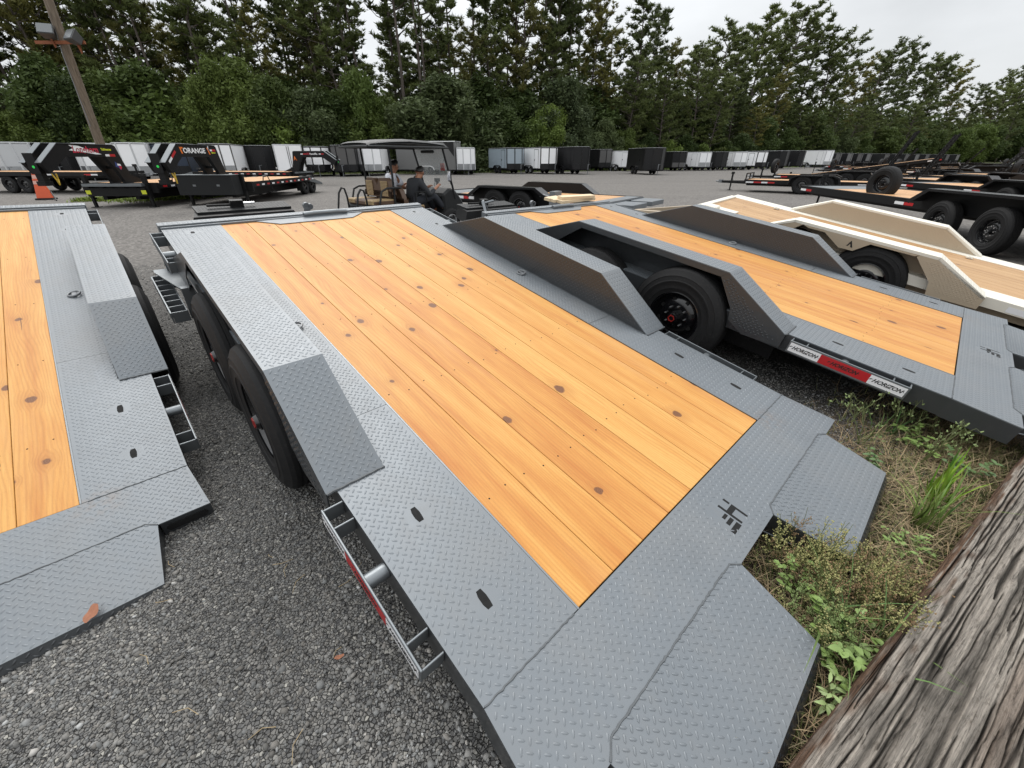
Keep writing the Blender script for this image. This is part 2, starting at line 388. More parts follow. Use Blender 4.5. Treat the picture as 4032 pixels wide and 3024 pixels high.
s.bump(hh, .8, .008)
t_ = np.linspace(-1, 1, 331); ax_ = np.sinh(t_*7.2)/np.sinh(7.2)*900
gx, gy = np.meshgrid(ax_ , ax_ + 2.5)
gz = zg(gx, gy); n_ = len(t_)
idx = np.arange(n_*n_).reshape(n_, n_)
F = np.stack([idx[:-1, :-1], idx[:-1, 1:], idx[1:, 1:], idx[1:, :-1]], -1).reshape(-1, 4)
g = npmesh('ground', np.stack([gx, gy, gz], -1).reshape(-1, 3), F, 'gravel', smooth=True); g['kind'] = 'structure'

# ------------------------------------------------------------------ loose stones, near part of the lot
s = Nodes('stone'); s.out(color=s.n('ShaderNodeVertexColor', layer_name='tint').outputs[0], rough=.88, spec=.25)
ico_v, ico_f = None, None
bm = bmesh.new(); bmesh.ops.create_icosphere(bm, subdivisions=1, radius=1); bm.verts.ensure_lookup_table()
ico_v = np.array([v_.co[:] for v_ in bm.verts]); ico_f = np.array([[v_.index for v_ in f_.verts] for f_ in bm.faces]); bm.free()
oct_v = np.array([(1,0,0),(-1,0,0),(0,1,0),(0,-1,0),(0,0,1.0),(0,0,-.6)]); oct_f = np.array([(0,2,4),(2,1,4),(1,3,4),(3,0,4),(2,0,5),(1,2,5),(3,1,5),(0,3,5)])
def under(x, y):
    """True under the deck middles of the near trailers, where no stone can be seen"""
    m = np.zeros(len(x), bool)
    for T in ('T0', 'T1', 'T2'):
        o, e = POSE[T]; a_ = R(e[0])
        lx = (x-o[0])*-math.sin(a_) + (y-o[1])*math.cos(a_); ly = (x-o[0])*math.cos(a_) + (y-o[1])*math.sin(a_)
        m |= (lx > .5) & (lx < 3.9) & (ly > .25) & (ly < 1.35)
    return m
def scatter(n, rmin, rmax, amin, amax, size, mesh, seed):
    q = np.random.default_rng(seed); V0, F0 = mesh
    r_ = np.sqrt(q.uniform(rmin**2, rmax**2, n)); a_ = q.uniform(R(amin), R(amax), n)
    x, y = r_*np.sin(a_), r_*np.cos(a_)
    k_ = ~under(x, y) & ~((-.56*x + .828*y < .25) & (x > .4)); x, y = x[k_], y[k_]; n = len(x)
    sz = size*np.exp(q.normal(-.1, .34, n)); sz = np.minimum(sz, size*2.3)
    V = V0[None]*(1 + q.normal(0, .24, (n, len(V0), 1)))
    V = V*(sz[:, None]*q.uniform([.75, .6, .45], [1.2, 1.0, .8], (n, 3)))[:, None, :]
    th = q.uniform(0, 6.283, n); c_, s_ = np.cos(th)[:, None], np.sin(th)[:, None]
    X = V[..., 0]*c_ - V[..., 1]*s_ + x[:, None]; Y = V[..., 0]*s_ + V[..., 1]*c_ + y[:, None]
    tilt = q.normal(0, .35, n)[:, None]
    Z = V[..., 2] + (X-x[:, None])*tilt + zg(x, y)[:, None] + (sz*q.uniform(-.1, .45, n))[:, None]
    b = q.random(n); base = np.where(b < .022, q.uniform(.30, .45, n), np.where(b < .45, q.uniform(.18, .25, n), q.uniform(.12, .19, n)))
    warm = q.uniform(.88, 1.03, n); base = base*(1 + .22*np.sin(x*2.3+1)*np.sin(y*1.9+.3) + .16*np.sin(x*5.1+y*3.7))
    C = np.stack([base, base*(.5+.5*warm), base*warm*.97], -1)
    m_ = len(V0)
    return np.stack([X, Y, Z], -1).reshape(-1, 3), (F0[None] + (np.arange(n)*m_)[:, None, None]).reshape(-1, 3), np.repeat(C, m_, 0)
parts_ = [scatter(38000, .35, 2.3, -88, 40, .0056, (ico_v, ico_f), 1), scatter(52000, 2.3, 4.8, -62, 52, .0072, (oct_v, oct_f), 2), scatter(700, .5, 5, -85, 60, .0105, (ico_v, ico_f), 3),
          scatter(24000, 4.8, 9, -50, 8, .0085, (oct_v, oct_f), 4)]
off = 0; VV = []; FF = []; CC = []
for V, F, C in parts_: VV.append(V); FF.append(F + off); CC.append(C); off += len(V)
o = npmesh('gravel', np.concatenate(VV), np.concatenate(FF), 'stone', kind='stuff', cols=np.concatenate(CC))
tag(o, 'loose dark grey gravel stones covering the lot between the trailers', 'gravel')
# ------------------------------------------------------------------ near grey drive-over-fender equipment trailers
LOC = Matrix(((1, 0, 0, -2.17), (0, -1, 0, .8), (0, 0, 1, .56), (0, 0, 0, 1)))       # model (x fwd, y right, z above deck) -> local (x fwd, y left, base at 0)
def pose_matrix(T):
    o, e = POSE[T]; dL, s_, u = axes(*[R(q) for q in e])
    m = Matrix((dL, -s_, u)).transposed().to_4x4(); m.translation = mpt(T, 2.17, .8, -.56); return m
def inpoly(P, poly):
    r = np.zeros(len(P), bool); n = len(poly)
    for i in range(n):
        (x1, y1), (x2, y2) = poly[i], poly[(i+1) % n]
        c = ((y1 > P[:, 1]) != (y2 > P[:, 1])); d = (y2-y1) if abs(y2-y1) > 1e-9 else 1e-9
        r ^= c & (P[:, 0] < (x2-x1)*(P[:, 1]-y1)/d + x1)
    return r
def tread(patches, parent, mat, pitch=.0233, T=LOC, L=.0225, W=.0068, H=.0027, holes=()):
    """raised lozenges of four-way tread plate; patches = [(origin, U, V, polygon in (u,v))]"""
    VV = []; FF = []; n0 = 0
    base = np.array([(-L/2, 0, 0), (-L*.28, -W/2, 0), (L*.28, -W/2, 0), (L/2, 0, 0), (L*.28, W/2, 0), (-L*.28, W/2, 0), (-L*.26, 0, H), (L*.26, 0, H)])
    fc = np.array([(0,1,6),(1,2,7),(1,7,6),(2,3,7),(3,4,7),(4,5,6),(4,6,7),(5,0,6)])
    c = math.sqrt(.5)
    for O, U, V, poly in patches:
        O, U, V = np.array(O, float), np.array(U, float), np.array(V, float); Nn = np.cross(U, V); Nn *= np.sign(Nn[2]) if abs(Nn[2]) > .2 else 1
        P = np.array(poly); lo, hi = P.min(0), P.max(0); ext = int(np.linalg.norm(hi-lo)/pitch) + 3; mid = (lo+hi)/2
        mid = np.round(mid/(pitch*c*2))*(pitch*c*2)
        i, j = np.meshgrid(np.arange(-ext, ext+1), np.arange(-ext, ext+1)); i, j = i.ravel(), j.ravel()
        pts = np.stack([(i*c - j*c)*pitch + mid[0], (i*c + j*c)*pitch + mid[1]], -1)
        ang = np.where((i+j) % 2 == 0, math.pi/4, -math.pi/4)
        e = np.stack([np.cos(ang), np.sin(ang)], -1)*(L/2 + .002)
        ok = inpoly(pts+e, P) & inpoly(pts-e, P)
        for hu, hv, hr in holes: ok &= np.hypot(pts[:, 0]-hu, pts[:, 1]-hv) > hr
        pts, ang = pts[ok], ang[ok]; n = len(pts)
        if not n: continue
        ca, sa = np.cos(ang)[:, None], np.sin(ang)[:, None]
        u = base[None, :, 0]*ca - base[None, :, 1]*sa + pts[:, :1]; v = base[None, :, 0]*sa + base[None, :, 1]*ca + pts[:, 1:]
        W3 = O + u[..., None]*U + v[..., None]*V + base[None, :, 2, None]*Nn
        VV.append(W3.reshape(-1, 3)); FF.append((fc[None] + (np.arange(n)*8 + n0)[:, None, None]).reshape(-1, 3)); n0 += n*8
    V = np.concatenate(VV); A = np.array(T); V = V @ A[:3, :3].T + A[:3, 3]
    F = np.concatenate(FF)
    a, b, d = V[F[:, 0]], V[F[:, 1]], V[F[:, 2]]
    return npmesh('tread_pattern', V, F, mat, parent, kind='stuff')
def wheel_meshes(rad=.39, wid=.23, rr=.208, detail=2):
    """tyre, rim, cap meshes centred on the hub, outer face towards -y"""
    h = wid/2; n = 48 if detail > 1 else 24
    prof = [(rr-.012, -h+.03), (rr+.004, -h+.012), (rr+.03, -h+.004), (rr+.034, -h-.001), (rr+.05, -h), (rad-.10, -h-.004), (rad-.096, -h-.007), (rad-.088, -h-.007), (rad-.084, -h-.003), (rad-.055, -h+.003), (rad-.051, -h), (rad-.04, -h+.008), (rad-.012, -h+.024), (rad, -h+.045)]
    if detail > 1:
        for t in np.linspace(-h+.055, h-.055, 5): prof += [(rad+.001, t-.012), (rad+.001, t+.010), (rad-.008, t+.012), (rad-.008, t+.017)]
    prof += [(rad, h-.045), (rad-.012, h-.024), (rad-.04, h-.008), (rad-.085, h+.004), (rr+.05, h), (rr-.012, h-.03)]
    ty = MB().lathe(prof, n=n)
    ri = MB().lathe([(rr-.004, -h+.012), (rr+.006, -h+.014), (rr-.008, -h+.02), (rr-.02, -h+.05), (rr-.03, -h+.085), (.165, -h+.088), (.15, -h+.075), (.12, -h+.062), (.098, -h+.058), (.07, -h+.06), (0.0, -h+.06)], n=n)
    ri.lathe([(rr-.012, h-.02), (rr-.02, 0), (rr-.03, -h+.085)], n=n)
    return ty, ri, h
def make_wheel(parent, P, side=-1, rad=.39, wid=.215, detail=2, cap='red_cap', lug=8, nm='wheel'):
    """wheel > rim (with hub), hub_cap, lug_nut, P = hub in local coordinates, side = local y sign of the outer face"""
    ty, ri, h = wheel_meshes(rad, wid, rad*.533, detail)
    Tm = Matrix.Translation(P) @ (Matrix.Identity(4) if side < 0 else Matrix.Rotation(math.pi, 4, 'Z'))
    def tr(mb): mb.v = [tuple(Tm @ Vector(v)) for v in mb.v]; return mb
    w_ = tr(ty).build(nm, 'rubber', parent, smooth=30)
    tr(ri).build('rim', 'rim_black', w_, smooth=35)
    hub = MB(); hub.cyl((0, -h+.07, 0), (0, -h+.012, 0), .052, .047, 18); hub.cyl((0, -h+.012, 0), (0, -h-.004, 0), .040, .034, 18)
    tr(hub).build('hub', 'rim_black', w_, smooth=35)
    if detail > 1:
        hc = MB().lathe([(.021, -h-.002), (.029, -h-.002), (.029, -h-.010), (.021, -h-.010), (.021, -h-.002)], n=6); tr(hc).build('hub_cap', cap, w_)
        hol = MB()
        for k in range(8):
            a = 2*math.pi*(k+.5)/8; hol.cyl((math.cos(a)*.143, -h+.078, math.sin(a)*.143), (math.cos(a)*.143, -h+.068, math.sin(a)*.143), .017, .017, 10)
        tr(hol).build('vent_holes', 'slot_black', w_, kind='stuff')
        for k in range(lug):
            a = 2*math.pi*k/lug; c = (math.cos(a)*.083, -h+.06, math.sin(a)*.083)
            tr(MB().cyl(c, (c[0], -h+.028, c[2]), .012, .010, 6)).build('lug_nut', 'chrome', w_)
    else:
        nuts = MB()
        for k in range(6):
            a = 2*math.pi*k/6; c = (math.cos(a)*.08, -h+.06, math.sin(a)*.08); nuts.cyl(c, (c[0], -h+.03, c[2]), .013, .011, 6)
        tr(nuts).build('lug_nuts', 'chrome', w_, kind='stuff')
    return w_
def bead(mb, pts, r=.004, step=.012, jit=.0018):
    """irregular weld bead along a polyline"""
    pts = [Vector(p) for p in pts]; out = []
    for a, b in zip(pts[:-1], pts[1:]):
        n = max(2, int((b-a).length/step)); out += [a + (b-a)*(i/n) for i in range(n)]
    out.append(pts[-1]); rr = [r*random.uniform(.75, 1.25) for _ in out]
    out = [p + Vector((random.uniform(-jit, jit), random.uniform(-jit, jit), 0)) for p in out]
    mb.tube(out, rr, 5)
YL, YR = -.41, 2.01
def build_hero():
    root = thing('equipment_trailer', '', 'trailer')
    mb = lambda: MB(LOC)
    # boards
    for i in range(8):
        y0 = .2*i + .0013; x1 = 4.055
        mb().box(.004, x1, y0, .2*(i+1)-.0013, -.042, -.004).build('plank', 'deck_wood', root, bev=.0016)
    sc = mb()
    for xr in (.52, 1.30, 2.10, 2.95, 3.86):
        for i in range(8):
            for dy in (.05, .15):
                c = (xr + random.uniform(-.02, .02), .2*i+dy+random.uniform(-.012, .012)); sc.cyl((c[0], c[1], -.006), (c[0], c[1], -.0032), .0038, .0038, 8)
    sc.build('deck_screws', 'slot_black', root, kind='stuff')
    # frame below; its solid black pan is added to block light
    fr = mb(); fr.box(.0, 4.15, -.06, 1.66, -.20, -.055)
    for y in (-.2, 1.75): fr.box(.0, 4.15, y, y+.05, -.2, -.008)
    for x in np.arange(.1, 4.1, .41): fr.box(x, x+.05, -.4, 2.0, -.11, -.05)
    fr.build('chassis', 'black_frame', root)
    for y0, y1 in ((YL, YL+.008), (YR-.008, YR)):
        b = mb(); b.box(-.0, 4.16, y0, y1, -.125, -.0065); b.build('side_beam', 'grey_shaded', root)
    # plates
    def plate(name, poly, z0=-.006, z1=0.0, tr=True, mat='grey_paint', holes=()):
        p = mb().prism(poly, z0, z1, 'z').build(name, mat, root)
        if tr: tread([((0, 0, z1), (1, 0, 0), (0, 1, 0), poly)], p, mat, holes=holes)
        return p
    slots = [(.222, -.226), (.622, -.226), (3.93, -.226)]; rslots = [(x, 1.6-y) for x, y in slots] + [(3.50, 1.83)]
    hl = [(x, y, .05) for x, y in slots + rslots]
    spl = plate('side_plate', [(.0015, YL), (1.238, YL), (1.238, -.008), (.0015, -.008)], holes=hl); plate('side_plate', [(1.241, YL), (4.058, YL), (4.058, -.008), (1.241, -.008)], holes=hl)
    spr = plate('side_plate', [(.0015, 1.608), (1.238, 1.608), (1.238, YR), (.0015, YR)], holes=hl); plate('side_plate', [(1.241, 1.608), (4.058, 1.608), (4.058, YR), (1.241, YR)], holes=hl)
    for (x, y) in slots + rslots:
        w_ = .034 if x < 3 else .022
        mb().prism([(x-w_, y-.011), (x-w_*.35, y-.015), (x+w_*.5, y-.013), (x+w_, y-.007), (x+w_, y+.011), (x+w_*.2, y+.014), (x-w_*.5, y+.012), (x-w_, y+.009)], -.004, .0006, 'z').build('slot', 'slot_black', root)  # black inlay; the dark inside the slot is put in as colour
    rear = plate('rear_plate', [(-.30, -.44), (-.0015, -.41), (-.0015, 2.01), (-.30, 2.04), (-.30, 1.835), (-.27, 1.79), (-.27, 1.02), (-.30, .98), (-.30, .62), (-.27, .58), (-.27, -.19), (-.30, -.235)], holes=[(-.16, .80, .075), (-.17, .88, .05)])
    # stamped emblem: slanted H with bars, black inlays painting the dark of the cut-outs (seen from behind the trailer it reads upright)
    def em(u0, u1, v0, v1):      # u right, v up (towards the deck), metres round the centre
        f = lambda u, v: (-.172 + v, .815 + u + v*.0)
        mb().prism([f(u0, v0), f(u1, v0), f(u1, v1), f(u0, v1)], -.004, .0007, 'z').build('emblem_inlay', 'slot_black', rear)
    em(-.006, .006, -.054, .054); em(.006, .048, -.006, .018); em(.048, .059, -.056, .018); em(.048, .059, .026, .055)
    em(-.082, -.015, -.058, -.036); em(-.060, -.015, -.025, -.008); em(-.047, -.015, .002, .016)
    # rear edge of the rear plate and knife-edge tails
    box_f = [(0,1,2,3),(4,5,6,7),(0,1,5,4),(2,3,7,6),(0,3,7,4),(1,2,6,5)]
    mb().add([(-.30, -.44, -.006), (0, -.41, -.006), (0, -.41, -.13), (-.30, -.44, -.115), (-.30, -.43, -.006), (0, -.40, -.006), (0, -.40, -.13), (-.30, -.43, -.115)], box_f).build('tail_skirt', 'grey_shaded', root)
    mb().add([(-.30, 2.04, -.006), (0, 2.01, -.006), (0, 2.01, -.13), (-.30, 2.04, -.115), (-.30, 2.03, -.006), (0, 2.0, -.006), (0, 2.0, -.13), (-.30, 2.03, -.115)], box_f).build('tail_skirt', 'grey_shaded', root)
    for y0, y1 in ((-.43, -.24), (.625, .975), (1.84, 2.03)): mb().box(-.298, -.292, y0, y1, -.115, -.007).build('rear_skirt', 'grey_shaded', root)
    for y0, y1 in ((-.425, -.25), (1.85, 2.025)):
        ring = [(y0+.015, -.03), (y1-.015, -.03), (y1-.005, -.05), (y1-.015, -.07), (y0+.015, -.07), (y0+.005, -.05)]
        mb().prism(ring, -.303, -.2975, 'x').build('tail_light_recess', 'slot_black', root)
    for a, b, ta, tb in ((-.235, .62, -.20, .56), (.98, 1.835, 1.04, 1.80)):
        top = [(-.30, a), (-.27, a+.045), (-.27, b-.04), (-.30, b), (-.605, tb), (-.605, ta)]
        zt = lambda x: -.012*max(0, (-x-.30))/.30
        V = [(x, y, zt(x)) for x, y in top]
        rp_ = mb(); rp_.add(V + [(x, y, zt(x)-.006) for x, y in top], [list(range(6)), list(range(6, 12))] + [(i, (i+1) % 6, 6+(i+1) % 6, 6+i) for i in range(6)])
        p = rp_.build('tail_ramp', 'grey_paint', root)
        tread([((0, 0, .0120), (1, 0, .04), (0, 1, 0), top)], p, 'grey_paint')
        sd = mb()
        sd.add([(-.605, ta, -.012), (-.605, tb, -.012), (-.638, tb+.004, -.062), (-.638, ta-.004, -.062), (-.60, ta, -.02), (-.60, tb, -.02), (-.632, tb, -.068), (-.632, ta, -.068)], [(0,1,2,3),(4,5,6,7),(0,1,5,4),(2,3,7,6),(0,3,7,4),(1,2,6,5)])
        q = sd.build('ramp_lip', 'grey_shaded', p)
        tread([((-.605, 0, -.011), (-.55, 0, -.83), (0, 1, 0), [(.003, ta+.01), (.003, tb-.01), (.055, tb-.01), (.055, ta+.01)])], p, 'grey_shaded')
        for ye, yt, d in ((a, ta, .006), (b, tb, -.006)):
            w1 = mb(); w1.add([(-.30, ye, -.007), (-.605, yt, -.02), (-.638, yt, -.066), (-.30, ye, -.115)] + [(-.30, ye+d, -.007), (-.605, yt+d, -.02), (-.638, yt+d, -.066), (-.30, ye+d, -.115)],
                             [(0,1,2,3),(4,5,6,7),(0,1,5,4),(1,2,6,5),(2,3,7,6),(3,0,4,7)])
            w1.build('ramp_side', 'grey_shaded', p)
            bt = mb(); bt.tube([(-.30, ye+d*.5, -.117), (-.638, yt+d*.5, -.068)], .006, 6); bt.build('edge_bar', 'grey_paint', p)
        wb = mb(); bead(wb, [(-.30, a, .0), (-.27, a+.045, .0), (-.27, b-.04, .0), (-.30, b, 0)], .0035); wb.build('weld_bead', 'weld', p)
    wb = mb(); bead(wb, [(0, YL+.005, 0), (0, -.03, 0)], .0035); bead(wb, [(0, 1.63, 0), (0, YR-.005, 0)], .0035); wb.build('weld_bead', 'weld', root, kind='stuff')
    # angle trim beside the boards
    for y0, y1 in ((-.0075, -.001), (1.601, 1.6075)): mb().box(.0, 4.058, y0, y1, -.045, .0015).build('deck_trim', 'grey_rail', root)
    # front cap
    fp = mb(); fp.box(4.06, 4.075, YL, YR, -.12, .012); fp.box(4.088, 4.165, YL-.01, YR+.01, -.12, .022); fp.build('front_rail', 'grey_paint', root, bev=.003)
    tread([((0, 0, .022), (1, 0, 0), (0, 1, 0), [(4.09, YL), (4.163, YL), (4.163, YR), (4.09, YR)])], root.children[-1], 'grey_paint')
    plate('front_tab', [(4.06, .27), (3.93, .44), (3.93, 1.12), (4.06, 1.29)], -.003, .004, False)
    mb().tube([(4.075, .70, .022), (4.078, .8, .026), (4.078, 1.02, .026), (4.075, 1.12, .022)], .022, 10).build('front_stop_bar', 'grey_rail', root, smooth=40)
    mb().tube([(4.28, .1, -.20), (4.28, .12, -.08), (4.27, .2, -.055), (4.25, .36, -.055), (4.24, .47, -.09), (4.24, .55, -.11), (4.24, .75, -.12)], .018, 10).build('front_loop', 'grey_rail', root, smooth=40)
    # fenders
    prof = [(.90, 0.0), (1.41, .27), (2.80, .27), (3.44, 0.0)]
    for side, yi, yo in ((-1, -.21, -.45), (1, 1.81+.05, 2.10)):
        f = mb(); t = .006
        ya, yb = sorted((yi, yo))
        for (x0, z0), (x1, z1) in zip(prof[:-1], prof[1:]):
            nx, nz = -(z1-z0), (x1-x0); l = math.hypot(nx, nz); nx, nz = nx/l*t, nz/l*t
            f.add([(x0, ya, z0+.001), (x1, ya, z1+.001), (x1, yb, z1+.001), (x0, yb, z0+.001), (x0-nx, ya, z0-nz), (x1-nx, ya, z1-nz), (x1-nx, yb, z1-nz), (x0-nx, yb, z0-nz)], [(0,1,2,3),(4,5,6,7),(0,1,5,4),(1,2,6,5),(2,3,7,6),(3,0,4,7)])
        fo = f.build('fender', 'grey_paint', root)
        pt = []
        for (x0, z0), (x1, z1) in zip(prof[:-1], prof[1:]):
            l = math.hypot(x1-x0, z1-z0); pt.append(((x0, 0, z0+.001), ((x1-x0)/l, 0, (z1-z0)/l), (0, 1, 0), [(.006, ya+.006), (l-.006, ya+.006), (l-.006, yb-.006), (.006, yb-.006)]))
        tread(pt, fo, 'grey_paint')
        # inner wall standing on the side plate
        y1 = yi + (.006 if side > 0 else -.006)
        iw = mb().prism([(.915, .001), (1.412, .266), (2.798, .266), (3.425, .001)], yi, y1, 'y').build('inner_wall', 'grey_shaded', fo)
        tread([((0, yi - side*.0002, 0), (1, 0, 0), (0, 0, 1), [(.95, .012), (1.42, .262), (2.79, .262), (3.38, .012)])], fo, 'grey_shaded')
        fl = mb(); bead(fl, [(.93, yi-side*.004, .003), (3.41, yi-side*.004, .003)], .0035, .03); bead(fl, [(.897, ya, .003), (.897, yb, .003)], .005, .014); fl.build('weld_bead', 'weld', fo)
        ow = mb(); yy = (yo, yo - side*.006)
        ow.prism([(.90, -.004), (1.408, .264), (1.455, .225), (1.30, .03), (1.285, -.05), (1.16, -.115), (.90, -.10)], *yy, 'y')
        ow.prism([(3.44, -.004), (2.803, .264), (2.755, .225), (3.02, .03), (3.04, -.05), (3.12, -.115), (3.44, -.10)], *yy, 'y')
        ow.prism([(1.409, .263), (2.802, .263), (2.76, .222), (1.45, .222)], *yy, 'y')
        ow.build('outer_skirt', 'grey_shaded', fo)
        tread([((0, yo + side*.0002, 0), (1, 0, 0), (0, 0, 1), [(.93, -.08), (1.40, .245), (1.44, .215), (1.28, .02), (1.27, -.05), (1.15, -.10)])], fo, 'grey_shaded')
        # wheel-well back wall
        bw = mb(); yw = yi + side*.004; bw.box(.95, 3.40, *sorted((yw + side*.012, yw + side*.004)), -.30, -.012); bw.build('wheel_well', 'black_frame', fo)
    # wheels and axles
    for hx, hz in (HUBR, HUBF):
        for y, sgn in ((-.395, 1), (2.045, -1)):
            make_wheel(root, LOC @ Vector((hx, y, hz)), sgn)
        mb().cyl((hx, -.22, hz), (hx, 1.82, hz), .045, n=12).build('axle', 'black_frame', root, smooth=40)
    # stake-pocket rub rails
    for y0, sg in ((YL, -1), (YR, 1)):
        for xa, xb, pipes in ((.18, .85, (.525,)), (3.38, 4.02, (3.62,))):
            rl = mb(); yo = y0 + sg*.075
            rl.box(xa, xb, *sorted((yo, yo+sg*.008)), -.088, -.004)
            for xc in (xa, xb-.008, xa+.085, xb-.10): rl.box(xc, xc+.007, *sorted((y0+sg*.001, yo+sg*.001)), -.084, -.008)
            rl.build('rub_rail', 'grey_rail', root, bev=.002)
            pp = mb()
            for xp in pipes: pp.cyl((xp, y0+sg*.001, -.045), (xp, yo-sg*.001, -.045), .028, n=16)
            pp.build('spool', 'grey_rail', root, smooth=40)
            if xa < 1:
                yf = yo + sg*.0085; segs = ((xa+.01, xa+.195, 'tape_white'), (xa+.195, xa+.475, 'tape_red'), (xa+.475, xb-.01, 'tape_white'))
                for x0, x1, m_ in segs:
                    st = mb().box(x0, x1, *sorted((yf, yf+sg*.0006)), -.076, -.016).build('reflective_strip', m_, root)
                    O = LOC @ Vector(((x0+x1)/2, yf+sg*.0011, -.046)); X = Vector((sg, 0, 0))
                    text('lettering', 'HORIZON', .034, 'ink', st, frame(O, X, (0, 0, 1)), .45, .95, bold=.0010)
                    for e_ in (-1, 1):
                        xc = (x0+x1)/2 + e_*.082; mb().prism([(xc-.011, -.050+.012*(e_*sg < 0)), (xc+.011, -.050+.012*(e_*sg > 0)), (xc+.004, -.038)], yf+sg*.0005, yf+sg*.0012, 'y').build('lettering', 'ink', st)
    # tie rings
    for y in (-.10, 1.765):
        d = mb(); d.box(2.10, 2.16, y-.012, y+.012, 0, .012); pts = [(2.13+.035*math.cos(a), y + (.0 if y > 0 else 0) + .036*math.sin(a), .012+.006*math.sin(a)) for a in np.linspace(0, 2*math.pi, 14)]
        d.tube(pts, .007, 6); d.build('tie_ring', 'dull_steel', root, smooth=50)
    # tongue, tray, jack, step
    tg = mb()
    for y0 in (.05, 1.55):
        tg.add([(4.165, y0-.05, -.30), (4.165, y0+.05, -.30), (5.6, .85, -.60), (5.6, .75, -.60), (4.165, y0-.05, -.19), (4.165, y0+.05, -.19), (5.6, .85, -.49), (5.6, .75, -.49)], [(0,1,2,3),(4,5,6,7),(0,1,5,4),(1,2,6,5),(2,3,7,6),(3,0,4,7)])
    tg.box(4.08, 4.165, .0, 1.6, -.3, -.13); tg.build('tongue', 'black_frame', root)
    cb = mb(); cb.box(5.58, 5.72, .74, .86, -.62, -.47); cb.tube([(5.72, .8, -.57), (5.80, .8, -.57), (5.86, .76, -.57), (5.90, .8, -.57), (5.86, .84, -.57), (5.80, .8, -.57)], .016, 8); cb.build('coupler', 'dull_steel', root)
    tb = mb(); tb.add([(4.80, -.13, -.30), (4.80, .92, -.30), (5.14, .86, -.30), (5.14, -.03, -.30), (4.84, -.07, -.165), (4.84, .86, -.165), (5.12, .84, -.165), (5.12, 0.0, -.165)], [(0,1,2,3),(4,5,6,7),(0,1,5,4),(1,2,6,5),(2,3,7,6),(3,0,4,7)])
    tbo = tb.build('tool_tray', 'black_frame', root)
    ld = mb(); ld.box(4.91, 5.13, -.02, .86, -.163, -.143); ldo = ld.build('tray_lid', 'plastic_dark', tbo)
    tread([((0, 0, -.143), (1, 0, 0), (0, 1, 0), [(4.915, -.015), (5.125, -.015), (5.125, .855), (4.915, .855)])], tbo, 'plastic_dark')
    jk = mb(); jk.cyl((5.02, .09, -.115), (5.02, .30, -.12), .013, n=8); jk.box(4.99, 5.05, .30, .42, -.16, -.075); jk.build('jack_head', 'black_frame', root)
    mb().cyl((5.02, .42, -.11), (5.02, .53, -.11), .011, n=8).build('jack_pin', 'chrome', root)
    hk = mb(); hk.box(4.62, 4.64, .90, .96, -.22, -.09); hk.cyl((4.63, .93, -.07), (4.66, .93, -.07), .035, n=10); hk.cyl((4.63, .97, -.08), (4.66, .97, -.08), .03, n=10); hk.build('cable_hook', 'dull_steel', root)
    stp = mb()
    stp.prism([(3.05, -.40), (3.75, -.40), (3.75, -.57), (3.70, -.57)], -.20, -.19, 'z'); stp.build('step_gusset', 'grey_rail', root)
    st2 = mb(); st2.box(3.12, 3.78, -.60, -.592, -.33, -.25)
    for x in np.arange(3.12, 3.8, .094): st2.box(x, x+.007, -.59, -.50, -.33, -.25)
    st2.box(3.12, 3.78, -.505, -.498, -.33, -.25); st2.build('side_step', 'grey_rail', root)
    for x in (3.14, 3.70): mb().box(x, x+.04, -.49, -.42, -.33, -.10).build('step_bracket', 'grey_rail', root)
    # jack leg down to the ground
    lg = mb(); lg.box(4.98, 5.06, .76, .84, -1.12, -.30); lg.build('jack_leg', 'black_frame', root)
    for y in (-.30,):
        lb = mb(); lb.box(2.02, 2.14, -.208, -.2065, -.16, -.06); lbo = lb.build('warning_label', 'label_paper', root)
        mb().box(2.02, 2.14, -.2095, -.208, -.08, -.06).build('label_header', 'label_yellow', lbo)
    return root
hero = build_hero()
hero.matrix_world = pose_matrix('T1')
hero['label'] = 'grey drive-over equipment trailer with eight amber boards, ramp tails beside the timber edging'
hero['group'] = 'grey drive-over equipment trailers'
t = dup(hero); t.matrix_world = pose_matrix('T0'); t['label'] = 'grey equipment trailer with a dry brown leaf lying on its tail ramp'
t = dup(hero); t.matrix_world = pose_matrix('T2')
for pts_, rr_ in (([(4.62, .12, -.28), (4.86, .20, -.06)], .02), ([(4.90, .40, -.28), (4.88, .22, -.06)], .02), ([(4.87, .20, -.09), (4.9, .42, -.07)], .016)): MB(LOC).tube(pts_, rr_, 6).build('winch_post', 'grey_rail', t)
t['label'] = 'grey drive-over equipment trailer parked next to the tan fendered trailer'
